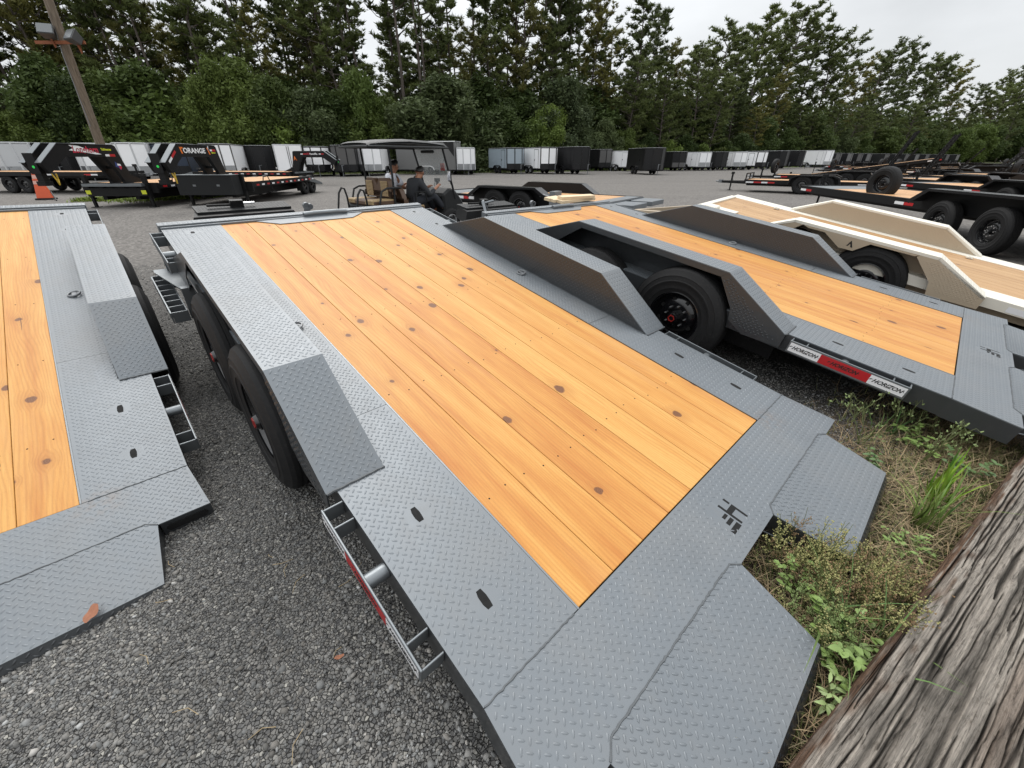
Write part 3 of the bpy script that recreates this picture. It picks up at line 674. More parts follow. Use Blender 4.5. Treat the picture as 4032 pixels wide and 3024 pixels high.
# ------------------------------------------------------------------ tan trailer with cream fender caps
def build_tan():
    o_, e_ = POSE['T3']; dL, s_, u_ = axes(*[R(q) for q in e_])
    L3 = Matrix(((1, 0, 0, -1.4), (0, -1, 0, .95), (0, 0, 1, .56), (0, 0, 0, 1))); mb = lambda: MB(L3)
    m = Matrix((dL, -s_, u_)).transposed().to_4x4(); m.translation = mpt('T3', 1.4, .95, -.56)
    root = thing('car_hauler_trailer', 'tan trailer with cream fender caps and rails parked beside the grey trailers', 'trailer', m)
    for i in range(10):
        y0 = .16 + .158*i
        mb().box(-2.2, 3.22, y0+.0015, y0+.1565, -.042, -.002).build('plank', 'deck_wood_tan', root, bev=.002)
    fr = mb(); fr.box(-2.2, 3.2, .0, 1.9, -.2, -.05); fr.build('chassis', 'tan_paint', root)
    for ya, yb in ((-.16, .158), (1.742, 2.06)):
        p = mb().box(-2.2, 3.3, ya, yb, -.10, .004).build('side_rail', 'cream_paint', root, bev=.003)
        for x in (-1.5, -.9, -.45, 2.55, 2.8, 3.05):
            mb().cyl((x, (ya+yb)/2, .003), (x, (ya+yb)/2, .006), .013, n=10).build('rail_bolt', 'blue_print', p)
    mb().box(3.22, 3.3, .158, 1.742, -.1, .02).build('front_rail', 'cream_paint', root, bev=.003)
    wp = mb().box(2.78, 3.20, .22, .62, -.002, .014).build('winch_plate', 'cream_paint', root, bev=.004)
    mb().box(3.02, 3.17, .3, .5, .014, .05).build('winch_mount', 'cream_paint', wp, bev=.01)
    prof = [(0.0, 0.005), (.50, .25), (1.90, .25), (2.40, .005)]
    for side, yi, yo in ((-1, .0, -.24), (1, 1.9, 2.14)):
        ya, yb = sorted((yi, yo)); f = mb(); t = .03
        for (x0, z0), (x1, z1) in zip(prof[:-1], prof[1:]):
            nx, nz = -(z1-z0), (x1-x0); l = math.hypot(nx, nz); nx, nz = nx/l*t, nz/l*t
            f.add([(x0, ya, z0), (x1, ya, z1), (x1, yb, z1), (x0, yb, z0), (x0-nx, ya, z0-nz), (x1-nx, ya, z1-nz), (x1-nx, yb, z1-nz), (x0-nx, yb, z0-nz)], [(0,1,2,3),(4,5,6,7),(0,1,5,4),(1,2,6,5),(2,3,7,6),(3,0,4,7)])
        fo = f.build('fender_cap', 'cream_paint', root)
        pt = []
        for (x0, z0), (x1, z1) in zip(prof[:-1], prof[1:]):
            l = math.hypot(x1-x0, z1-z0); pt.append(((x0, 0, z0), ((x1-x0)/l, 0, (z1-z0)/l), (0, 1, 0), [(.01, ya+.006), (l-.01, ya+.006), (l-.01, yb-.006), (.01, yb-.006)]))
        tread(pt, fo, 'cream_paint', T=L3, H=.002)
        yw = yi - side*.004
        mb().prism([(.06, .005), (.50, .225), (1.90, .225), (2.34, .005)], yi, yi + side*.006, 'y').build('inner_wall', 'tan_paint', fo)
        tread([((0, yi - side*.0005, 0), (1, 0, 0), (0, 0, 1), [(.12, .012), (.52, .21), (1.88, .21), (2.28, .012)])], fo, 'tan_paint', T=L3)
        yy = (yo, yo - side*.006)
        mb().prism([(.0, 0.0), (.50, .222), (.66, .222), (.68, .20), (.46, .0), (.42, -.13), (.0, -.12)], *yy, 'y').build('outer_skirt', 'tan_paint', fo)
        mb().prism([(.66, .222), (1.80, .222), (1.74, .20), (1.56, .20), (1.36, .085), (1.22, .09), (1.10, .20), (.70, .20)], *yy, 'y').build('outer_skirt', 'tan_paint', fo)
        mb().prism([(2.40, 0.0), (1.90, .222), (1.80, .222), (2.06, .0), (2.08, -.12), (2.40, -.1)], *yy, 'y').build('outer_skirt', 'tan_paint', fo)
        tread([((0, yo + side*.0005, 0), (1, 0, 0), (0, 0, 1), [(.04, -.1), (.03, .0), (.5, .21), (.62, .2), (.42, -.01), (.38, -.1)])], fo, 'tan_paint', T=L3)
        mb().box(.1, 2.3, *sorted((yi + side*.012, yi + side*.02)), -.3, -.02).build('wheel_well', 'tan_paint', fo)
        if side < 0:
            a = mb(); a.prism([(1.30, .125), (1.275, .19), (1.235, .12), (1.255, .12), (1.272, .155), (1.285, .125)], yo + side*.0012, yo + side*.0004, 'y'); a.build('emblem', 'ink', fo)
            for x in (1.62, 1.05):
                lb = mb().box(x, x+.11, yi + side*.0215, yi + side*.0205, -.10, -.02).build('warning_label', 'label_paper', fo)
                mb().box(x, x+.11, yi + side*.0225, yi + side*.0216, -.035, -.02).build('label_header', 'tape_red', lb)
    for hx, hz in ((.98, -.20), (1.83, -.24)):
        for y, sg in ((-.125, 1), (2.025, -1)): make_wheel(root, L3 @ Vector((hx, y, hz)), sg, wid=.2, cap='chrome')
        mb().cyl((hx, .0, hz), (hx, 1.9, hz), .04, n=10).build('axle', 'black_frame', root)
    for x in (.1, 2.5):
        d = mb(); d.box(x, x+.07, 1.6, 1.68, .004, .014); d.tube([(x+.035+.032*math.cos(a), 1.64+.03*math.sin(a), .02) for a in np.linspace(0, 6.283, 12)], .007, 6); d.build('tie_ring', 'cream_paint', root)
    mb().box(.31, .37, -.235, -.20, .10, .135).build('fender_latch', 'black_frame', root)
    tg = mb()
    for y0 in (.2, 1.7): tg.add([(3.3, y0-.05, -.2), (3.3, y0+.05, -.2), (4.6, 1.0, -.55), (4.6, .9, -.55), (3.3, y0-.05, -.1), (3.3, y0+.05, -.1), (4.6, 1.0, -.45), (4.6, .9, -.45)], [(0,1,2,3),(4,5,6,7),(0,1,5,4),(1,2,6,5),(2,3,7,6),(3,0,4,7)])
    tg.build('tongue', 'tan_paint', root)
    for x0, x1, m_ in ((-.95, -.60, 'tape_white'), (-.60, -.2, 'tape_white'), (-1.5, -.95, 'tape_red')):
        mb().box(x0, x1, -.1625, -.161, -.085, -.03).build('reflective_strip', m_, root)
    lg = mb(); lg.box(4.1, 4.18, .91, .99, -1.05, -.4); lg.build('jack_leg', 'tan_paint', root)
build_tan()

# ------------------------------------------------------------------ generic black equipment trailers
def tape(mbf, root, xs, y, z0, z1, sg):
    for i, (x0, x1) in enumerate(xs):
        mbf().box(x0, x1, *sorted((y, y+sg*.0015)), z0, z1).build('reflective_strip', ('tape_red', 'tape_white')[i % 2], root)
def equip(label, loc, head, Lf=3.3, Lr=2.6, W=2.08, dz=.62, fender='step', ramps=None, headboard=False, spare=False, group=None, tilt=0, detail=1, plate=0.0, wood_m='deck_wood_far', name='flatbed_trailer', tapes=True, front=None, z0=0.0, spread=.43, both=True, cap='red_cap', rl=1.55):
    """local x forward, origin on the ground under the axles; side +y is the trailer's left"""
    rz = math.atan2(head[1], head[0])
    root = thing(name, label, 'trailer', None, group, (loc[0], loc[1], z0), rz)
    TT = Matrix.Translation((0, 0, dz)) @ Matrix.Rotation(R(-tilt), 4, 'Y')
    mb = lambda: MB(TT); h = W/2
    n = 9; bw = (W-.12)/n
    for i in range(n):
        y0 = -h+.06+bw*i; mb().box(-Lr, Lf-plate, y0+.004, y0+bw-.004, -.045, -.002).build('plank', wood_m, root)
    if plate:
        mb().box(Lf-plate, Lf-.02, -h+.05, h-.05, -.03, .0).build('tread_plate', 'grey_rail', root)
    for sg in (-1, 1): mb().box(-Lr, Lf, *sorted((sg*h, sg*(h-.055))), -.17, .012).build('side_rail', 'black_frame', root, bev=.004)
    mb().box(Lf-.05, Lf+.03, -h, h, -.17, .02).build('front_rail', 'black_frame', root, bev=.004)
    mb().box(-Lr-.04, -Lr, -h, h, -.17, .012).build('rear_rail', 'black_frame', root, bev=.004)
    mb().box(-Lr, Lf-.05, -h+.3, h-.3, -.26, -.06).build('chassis', 'black_frame', root)
    tg = mb()
    for sg in (-1, 1): tg.add([(Lf, sg*.62, -.2), (Lf, sg*.52, -.2), (Lf+1.25, sg*.02, -.2), (Lf+1.25, sg*.12, -.2), (Lf, sg*.62, -.09), (Lf, sg*.52, -.09), (Lf+1.25, sg*.02, -.09), (Lf+1.25, sg*.12, -.09)], [(0,1,2,3),(4,5,6,7),(0,1,5,4),(1,2,6,5),(2,3,7,6),(3,0,4,7)])
    tg.build('tongue', 'black_frame', root)
    cb = mb(); cb.box(Lf+1.2, Lf+1.42, -.06, .06, -.2, -.05); cb.cyl((Lf+1.42, 0, -.13), (Lf+1.56, 0, -.13), .035, n=8); cb.build('coupler', 'dull_steel', root)
    jz = -(dz + (Lf+.8)*math.tan(R(tilt)))+.02
    jk = mb(); jk.cyl((Lf+.8, 0, -.2), (Lf+.8, 0, .26), .045, n=10); jk.box(Lf+.73, Lf+.87, -.06, .06, .22, .32); jk.cyl((Lf+.8, 0, jz), (Lf+.8, 0, -.1), .033, n=8); jk.box(Lf+.7, Lf+.9, -.1, .1, jz, jz+.015); jk.build('jack', 'black_frame', root, smooth=40)
    mb().tube([(Lf+.8, .07, .3), (Lf+.82, .12, .12), (Lf+.7, .14, -.05), (Lf+.9, .1, -.16)], .011, 5).build('brake_cable', 'plastic_dark', root)
    if headboard:
        hb = mb(); z1 = .30
        hb.box(Lf-.05, Lf+.0, -h, h, z1-.05, z1)
        for y in (-h, -.03, h-.05): hb.box(Lf-.05, Lf, y, y+.05, .0, z1-.04)
        hb.build('headboard', 'black_frame', root)
    # wheels and fenders
    yw = h + .16 if fender != 'over' else h - .14
    wl = []
    for hx in (spread, -spread):
        for sg in (1, -1):
            if sg < 0 and not both: continue
            w0 = make_wheel(root, Vector((hx, sg*yw, TYRE)), sg, detail=detail, cap=cap)
    for sg in (1, -1):
        if fender == 'over': continue
        y0, y1 = sorted((sg*(h+.01), sg*(h+.30)))
        if fender == 'step': P = [(spread+.95, .0), (spread+.5, .26), (-spread-.5, .26), (-spread-.95, .0)]
        else: P = [(spread+.62, -.12), (spread+.52, .16), (spread+.3, .25), (-spread-.3, .25), (-spread-.52, .16), (-spread-.62, -.12)]
        f = mb()
        for (xa, za), (xb, zb) in zip(P[:-1], P[1:]):
            nx, nz = -(zb-za), (xb-xa); l = math.hypot(nx, nz); nx, nz = nx/l*.012, nz/l*.012
            f.add([(xa, y0, za), (xb, y0, zb), (xb, y1, zb), (xa, y1, za), (xa+nx, y0, za+nz), (xb+nx, y0, zb+nz), (xb+nx, y1, zb+nz), (xa+nx, y1, za+nz)], [(0,1,2,3),(4,5,6,7),(0,1,5,4),(1,2,6,5),(2,3,7,6),(3,0,4,7)])
        ft = f.build('fender', 'black_gloss', root)
        iw = mb(); iw.prism(P, sg*(h+.005), sg*(h+.015), 'y'); iw.build('inner_wall', 'black_frame', ft)
        lip = mb(); lip.prism(P + [(x*(1-.06), z-.045) for x, z in reversed(P)], sg*(h+.30), sg*(h+.308), 'y'); lip.build('fender_lip', 'black_gloss', ft)
    if tapes:
        for sg in (1, -1):
            y = sg*(h+.001)
            a = [(spread+1.15, spread+1.45), (spread+1.45, spread+1.75)]; tape(mb, root, a, y, -.13, -.07, sg)
            tape(mb, root, [(Lf-.75, Lf-.4), (Lf-.4, Lf-.06)], y, -.13, -.07, sg)
            tape(mb, root, [(-Lr+.02, -Lr+.35), (-Lr+.35, -Lr+.65)], y, -.13, -.07, sg)
    if spare:
        sm = MB(); q = make_wheel(root, Vector((0, 0, 0)), 1, detail=1, nm='spare_wheel')
        q.matrix_local = Matrix.Translation((Lf+.1 if front is None else front, h*.45, dz+.45)) @ Matrix.Rotation(R(75), 4, 'Z')
        mb().box(Lf-.02, Lf+.06, h*.45-.05, h*.45+.05, .0, .5).build('spare_mount', 'black_frame', root)
    if ramps:
        for sg in (-1, 1):
            y = sg*h*.62; rp_ = MB(TT @ Matrix.Translation((-Lr-.05, y, .02)) @ Matrix.Rotation(R(ramps), 4, 'Y'))
            hw = .21
            for yy in (-hw, hw-.05): rp_.box(0, .09, yy, yy+.05, 0, rl)
            for zq in np.arange(.05, rl, .2): rp_.box(.0, .08, -hw, hw, zq, zq+.05)
            ro = rp_.build('loading_ramp', 'black_frame', root)
            fo_ = MB(TT); fo_.tube([(-Lr-.05, y, -.08), (-Lr+.3, y, .35)], .02, 6); fo_.build('ramp_spring', 'dull_steel', root)
    return root

# black drive-over trailer behind the golf cart
def drive_over_black():
    root = equip('black drive-over trailer with red and white tape parked behind the golf cart', (.62, 12.62), (-.80, .60), 3.05, 2.75, 2.05, .60, 'step', name='equipment_trailer', tapes=False, detail=2, plate=1.0, spread=.42)
    mb = lambda: MB(Matrix.Translation((0, 0, .60))); h = 1.025
    for sg in (1, -1):
        for xs in ([(2.85, 3.0), (2.55, 2.85), (2.3, 2.55), (2.0, 2.3)], [(1.75, 1.95), (1.55, 1.75), (1.35, 1.55)], [(-1.75, -1.45), (-2.0, -1.75), (-2.3, -2.0)]):
            for i, (a, b) in enumerate(xs): mb().box(a, b, *sorted((sg*(h+.001), sg*(h+.003))), -.12, -.05).build('reflective_strip', ('tape_red', 'tape_white')[(i + len(xs)) % 2], root)
        mb().box(-3.35, -2.80, *sorted((sg*.16, sg*1.0)), -.13, -.02).build('tail_ramp', 'grey_paint', root, bev=.01)
    mb().box(-2.80, -2.35, -1.02, 1.02, -.02, .006).build('rear_plate', 'grey_paint', root)
    cy = mb(); cy.cyl((-1.42, 1.30, -.02), (-1.05, 1.28, .10), .03, n=10); cy.cyl((-1.42, 1.30, .05), (-1.05, 1.28, .14), .018, n=8); cy.box(-1.5, -1.35, 1.02, 1.34, -.22, .2); cy.build('hydraulic_cylinder', 'dull_steel', root)
drive_over_black()

HG = (.14, .99)
T4 = equip('black flatbed trailer with two large exposed wheels beside the tan trailer', (9.62, 7.85), HG, 7.0, 3.6, 2.1, .70, 'step', name='flatbed_trailer', detail=2, plate=1.6, spread=.60, cap='steel')
grpR = 'black flatbed trailers parked in the row'
side = Vector((.99, -.14)); fw = Vector(HG)
def by_nose(px, py, dz, Lf, W, lab, **kw):
    c_ = at(px, py, dz); c2 = Vector((c_.x, c_.y)) - fw*Lf + side*(W/2)
    return equip(lab, c2, HG, Lf, 3.0, W, dz, group=grpR, **kw)
sw = make_wheel(T4, Vector((0, 0, 0)), 1, detail=1, nm='spare_wheel'); sw.matrix_local = Matrix.Translation((3.69, .62, .93)) @ Matrix.Rotation(R(20), 4, 'Z')
MB().box(3.64, 3.74, .50, .58, .70, 1.05).build('spare_mount', 'black_frame', T4)
by_nose(3545, 716, .70, 5.2, 2.1, 'black wood-decked trailer next to the flatbed with large exposed wheels', fender='step', plate=.6)
by_nose(3480, 698, .70, 5.0, 2.1, 'black wood-decked trailer, third along from the tan trailer', fender='step', plate=.5, headboard=False)
by_nose(3620, 690, .72, 5.2, 2.1, 'black wood-decked trailer with raised ramps, fourth along from the tan trailer', fender='round', ramps=24)
by_nose(3720, 682, .86, 5.6, 2.3, 'black deckover trailer with a striped tape rail in the trailer row', fender='over')
by_nose(3560, 674, .70, 5.0, 2.1, 'black wood-decked trailer whose nose points between the crowded rows', fender='step', plate=.6)
by_nose(3640, 664, .70, 5.2, 2.1, 'black wood-decked trailer furthest along the row, raised ramps at its tail', fender='step', ramps=22)
by_nose(3900, 690, .70, 5.2, 2.1, 'black wood-decked trailer beside the deckover, tail away from the wood', fender='round')
by_nose(3800, 670, .72, 5.2, 2.1, 'black wood-decked trailer past the deckover with the striped rail', fender='step')
HL = (-.80, .60)
equip('black wood-decked trailer with low front rail and raised ramps, first on the open lot', (14.55, 21.75), HL, 2.9, 2.3, 1.95, .55, 'round', headboard=True, ramps=-20, rl=2.0, name='utility_trailer')
equip('black flatbed trailer with a spare wheel beside its tongue, behind the low-railed trailer', (19.6, 26.0), HL, 4.0, 2.8, 2.05, .62, 'round', spare=True, ramps=-20, rl=2.0)
equip('black flatbed trailer with its bare wood deck tilted up towards the tree line', (25.0, 31.5), HL, 4.2, 3.0, 2.05, 1.05, 'over', tilt=-9)
CROWD = [('with raised ramps', -24, False, False), ('with a flat bare deck', None, False, False), ('with a spare wheel on its nose', None, True, False), ('with a front rail and raised ramps', -32, False, True), ('with a low front rail', None, False, True)]
k = 0; xs_ = 0
for j in range(8):
    for i in range(10):
        y = 13.5 + j*4.6 - i*.35 + random.uniform(-.5, .5); x = 18.5 + j*2.4 + i*3.0 + random.uniform(-.4, .4)
        if x > 1.30*y + 4 or x < 13 + .42*(y-13) or math.hypot(x-19.6, y-26) < 3.2 or y < 20 or math.hypot(x-25, y-31.5) < 3.2 or (y < 17.5 and x < 30): continue
        d_ = CROWD[k % 5]; k += 1
        equip('black wood-decked trailer %s, packed in the crowded rows' % d_[0], (x, y), (-.80, .60) if j % 2 else (-.70, .71), random.uniform(3.2, 4.0), 2.6, 2.05, random.choice((.6, .62, .84)), ('round', 'step', 'step')[k % 3], ramps=d_[1], group='black trailers packed in crowded rows', spare=d_[2], both=False, headboard=d_[3], detail=0)
# ------------------------------------------------------------------ gooseneck trailers
def gooseneck(label, loc, head, L=7.4, W=2.5, dz=.74, brand=None, panel=False, group='gooseneck flatbed trailers', detail=1):
    rz = math.atan2(head[1], head[0]); root = thing('gooseneck_trailer', label, 'trailer', None, group, (loc[0], loc[1], 0), rz)
    mb = lambda T=None: MB(T or Matrix.Identity(4)); h = W/2
    n = 11; bw = (W-.2)/n
    for i in range(n):
        y0 = -h+.1+bw*i; mb().box(-L+1.5, -.4, y0+.004, y0+bw-.004, dz-.05, dz).build('plank', 'deck_wood_far', root)
    mb().box(-.4, -.02, -h+.1, h-.1, dz-.05, dz).build('tread_plate', 'grey_rail', root)
    for sg in (1, -1):
        r_ = mb().box(-L+1.5, 0, *sorted((sg*h, sg*(h-.09))), dz-.17, dz+.01).build('side_rail', 'black_frame', root, bev=.005)
        for k in range(14):
            x = -.2 - k*.40; mb().box(x-.2, x-.0, *sorted((sg*(h+.001), sg*(h+.003))), dz-.13, dz-.075).build('reflective_strip', ('tape_red', 'tape_white')[k % 2], r_)
        mb().box(-L+.5, .2, *sorted((sg*.62, sg*.48)), dz-.5, dz-.06).build('main_beam', 'black_frame', root)
        mb().prism([(-L+1.5, dz), (-L, dz-.32), (-L, dz-.42), (-L+1.5, dz-.2)], sg*h, sg*.15, 'y').build('dovetail', 'grey_rail', root)
        # neck rail
        ya, yb = sorted((sg*.16, sg*.27))
        nk = mb(); nk.prism([(0.0, 1.87), (2.0, 1.87), (2.72, 1.38), (2.56, 1.10), (1.85, 1.53), (.5, 1.53), (0.0, 1.60)], ya, yb, 'y')
        no = nk.build('neck_rail', 'black_frame', root, bev=.008)
        cap_ = mb(); cap_.prism([(0.0, 1.872), (2.0, 1.872), (2.73, 1.378), (2.73, 1.39), (2.005, 1.884), (0, 1.884)], ya-.03, yb+.03, 'y'); cap_.build('neck_flange', 'grey_rail', no)
        mb().prism([(-.06, 1.84), (.0, 1.868), (.5, 1.528), (.22, 1.10), (.10, .80), (.10, .30), (-.25, .30), (-.25, 1.0), (-.14, 1.45)], ya-.002, yb+.002, 'y').build('riser', 'black_frame', root, bev=.008)
        mb().prism([(-.14, 1.45), (-.25, 1.0), (-.95, dz+.01), (-.25, dz+.01)], sg*.20, sg*.23, 'y').build('gusset', 'black_frame', root)
        # landing jack
        jk = mb(); yj = sg*.98; jk.box(.12, .24, yj-.06, yj+.06, .34, 1.0); jk.box(.14, .22, yj-.04, yj+.04, .02, .36); jk.box(.06, .30, yj-.1, yj+.1, 0, .02); jk.cyl((.18, yj, .28), (.05, yj, .28), .03, n=8); jk.build('landing_jack', 'black_frame', root)
    fb = mb(); fb.box(0.0, .1, -h, h, dz-.30, dz+.02); fb.build('front_beam', 'black_frame', root)
    for z in (1.22,): mb().box(.02, .10, -.16, .16, z-.04, z+.04).build('cross_bar', 'black_frame', root)
    mb().box(1.0, 1.1, -.16, .16, 1.55, 1.66).build('cross_bar', 'black_frame', root); mb().box(1.9, 2.0, -.16, .16, 1.55, 1.66).build('cross_bar', 'black_frame', root)
    if panel:
        bx_ = mb().box(.26, .78, -.95, .95, .36, .98).build('tool_box', 'plastic_dark', root, bev=.012)
        for y in (-.35, .45): mb().box(.778, .79, y-.05, y+.05, .64, .70).build('latch', 'dull_steel', bx_)
        mb().box(.24, .80, -.97, .97, .98, 1.0).build('box_lid', 'grey_rail', bx_)
    else:
        mb().box(.26, .32, -.98, .98, .36, .60).build('jack_beam', 'black_frame', root); mb().box(.24, .40, -.98, .98, .66, .74).build('front_step', 'grey_rail', root)
    cp_ = mb(); cp_.box(2.50, 2.66, -.09, .09, .86, 1.52); cp_.box(2.46, 2.70, -.12, .12, .80, .92); cpo = cp_.build('coupler', 'black_frame', root)
    mb().prism([(-.13, 1.10), (.13, 1.10), (.13, 1.62), (-.13, 1.62)], 2.68, 2.70, 'x').build('coupler_plate', 'black_frame', root)
    mb().cyl((2.701, .02, 1.28), (2.704, .02, 1.28), .035, n=16).build('green_dot', 'green_dot', cpo)
    fs = mb()
    for sg in (1, -1): fs.add([(2.70, sg*.09, 1.40), (2.70, sg*.12, 1.40), (2.02, sg*.26, 1.86), (2.02, sg*.22, 1.86), (2.62, sg*.09, 1.15), (2.62, sg*.12, 1.15), (1.9, sg*.26, 1.56), (1.9, sg*.22, 1.56)], [(0,1,2,3),(4,5,6,7),(0,1,5,4),(1,2,6,5),(2,3,7,6),(3,0,4,7)])
    fs.build('neck_nose', 'black_frame', root)
    for y, col in ((.16, 'label_yellow'), (-.16, 'chrome')):
        ch = mb(); ch.tube([(2.45, y, 1.15), (2.42, y+.05, .95), (2.36, y+.02, .82), (2.28, y-.03, .95), (2.3, y, 1.1)], .02, 6); ch.build('safety_chain', col, root)
    for hx in (-4.75, -5.62):
        for sg in (1, -1): make_wheel(root, Vector((hx, sg*(h-.2), TYRE)), sg, detail=detail)
        mb().cyl((hx, -h+.3, TYRE), (hx, h-.3, TYRE), .05, n=8).build('axle', 'black_frame', root)
    mf = mb(); mf.box(-4.28, -4.26, h-.32, h-.05, .18, .55); mf.build('mud_flap', 'rubber', root)
    stp = mb(); stp.tube([(-.7, h+.02, dz), (-.7, h+.06, dz+.14), (-.95, h+.1, dz+.16), (-1.05, h+.12, dz-.05), (-1.05, h+.12, .35)], .018, 6); stp.box(-1.2, -.9, h+.0, h+.2, .34, .37); stp.build('side_step', 'black_frame', root)
    # markings on the neck: both sides carry the same
    for sg in (1, -1):
        X = Vector((-sg, 0, 0)); yy = sg*.2725
        def put(name, s_, size, mat, x, z, shear=0, sx=1, bold=0, par=root): return text(name, s_, size, mat, par, frame((x, yy, z), X, (0, 0, 1)), shear, sx, bold=bold)
        pl = lambda x0, x1, z0, z1, m_, nm='decal': mb().box(x0, x1, *sorted((yy-sg*.001, yy+sg*.0006)), z0, z1).build(nm, m_, root)
        if brand == 'OX':
            put('lettering', 'ORANGE', .20, 'white_print', 1.16, 1.70, 0, 1.36, .006)
            m_ = MB(); f = lambda x, z: (x, yy+sg*.001, z)
            m_.prism([(1.76, 1.62), (1.83, 1.62), (1.86, 1.80), (1.70, 1.80), (1.71, 1.755), (1.80, 1.755)], yy-sg*.001, yy+sg*.0022, 'y'); m_.build('decal', 'orange_print', root)
            MB().prism([(.49, 1.80), (.43, 1.80), (.36, 1.60), (.42, 1.60)], yy-sg*.001, yy+sg*.0012, 'y').build('decal', 'orange_print', root)
            MB().prism([(.36, 1.86), (.41, 1.86), (.46, 1.72), (.42, 1.70)], yy-sg*.001, yy+sg*.0012, 'y').build('decal', 'white_print', root)
            pl(.22, .34, 1.70, 1.755, 'tape_white', 'reflective_strip'); pl(.03, .22, 1.695, 1.76, 'tape_red', 'reflective_strip')
            put('lettering', 'Talldwares', .055, 'yellow_print', .18, 1.655, .2, 1, .002)
            for a, b, c_ in ((.10, .32, 'tape_white'), (.32, .62, 'tape_red')):
                d = Vector((-.82, 0, .57)); p0 = Vector((2.60, yy, 1.33)); q0, q1 = p0 + d*a, p0 + d*b; nn = Vector((.57, 0, .82))*.035
                MB().add([q0-nn, q1-nn, q1+nn, q0+nn, q0-nn+Vector((0, sg*.001, 0)), q1-nn+Vector((0, sg*.001, 0)), q1+nn+Vector((0, sg*.001, 0)), q0+nn+Vector((0, sg*.001, 0))], [(0,1,2,3),(4,5,6,7),(0,1,5,4),(1,2,6,5),(2,3,7,6),(3,0,4,7)]).build('reflective_strip', c_, root)
        elif brand == 'LH':
            MB().prism([(1.62, 1.84), (1.30, 1.82), (.72, 1.64), (.58, 1.60), (.80, 1.60), (1.25, 1.66), (1.68, 1.70), (1.50, 1.76)], yy-sg*.001, yy+sg*.0006, 'y').build('decal', 'white_print', root)
            put('lettering', 'Longhorn', .25, 'red_print', 1.12, 1.72, .25, .92, .008)
            put('lettering', 'Talldwares', .09, 'yellow_print', .36, 1.74, .2, 1, .003)
            pl(.30, .46, 1.545, 1.605, 'tape_white', 'reflective_strip'); pl(.08, .30, 1.54, 1.61, 'tape_red', 'reflective_strip')
            MB().prism([(.20, 1.40), (.14, 1.34), (.02, 1.32), (.0, 1.22), (.08, 1.14), (.14, 1.22), (.24, 1.25)], yy-sg*.001, yy+sg*.0006, 'y').build('state_decal', 'blue_print', root)
            MB().prism([(.14, 1.34), (.02, 1.32), (.01, 1.27), (.15, 1.28)], yy+sg*.0007, yy+sg*.0012, 'y').build('state_decal', 'white_print', root)
            MB().prism([(.12, 1.27), (.01, 1.26), (.0, 1.22), (.08, 1.15)], yy+sg*.0007, yy+sg*.0012, 'y').build('state_decal', 'red_print', root)
        elif brand == 'RM':
            put('lettering', 'RawMa', .16, 'white_print', 1.32, 1.72, 0, 1.1, .002); put('lettering', 'XX', .16, 'red_print', .98, 1.72, 0, 1.1, .002)
            pl(1.66, 1.8, 1.69, 1.74, 'tape_white', 'reflective_strip'); pl(1.8, 2.0, 1.69, 1.74, 'tape_red', 'reflective_strip'); pl(.62, .86, 1.69, 1.74, 'tape_red', 'reflective_strip'); pl(.46, .62, 1.69, 1.74, 'tape_white', 'reflective_strip')
            MB().prism([(.14, 1.35), (.02, 1.62), (-.08, 1.35), (.0, 1.42), (.03, 1.52), (.08, 1.40)], yy-sg*.001, yy+sg*.0008, 'y').build('decal', 'orange_print', root)
    if brand == 'LH':
        for y in (.92, -.92): mb().box(.321, .326, y-.08, y+.08, .42, .54).build('label', 'yellow_print', root)
    return root
gooseneck('black gooseneck flatbed with white lettering and a closed tool box across its front', (-10.62, 16.35), (.04, -1.0), 6.6, brand='OX', panel=True)
gooseneck('black gooseneck flatbed with red script lettering and an open front frame', (-13.45, 15.55), (.03, -1.0), 6.6, brand='LH')
gooseneck('black gooseneck flatbed with orange emblem pointing its neck at the white cargo trailers', (-13.6, 29.4), (.99, -.12), 8, brand='RM')
def wpos(a, b):
    p, q = at(*a, .39), at(*b, .39); return (p+q)/2
c = wpos((54, 741), (129, 737))
equip('black deckover flatbed trailer with red and white tape behind the orange marker', (c.x*1.13, c.y*1.13+1.05), (.995, -.1), 4.6, 3.2, 2.4, .92, 'over', group='deckover flatbed trailers', wood_m='deck_wood_far', detail=1)

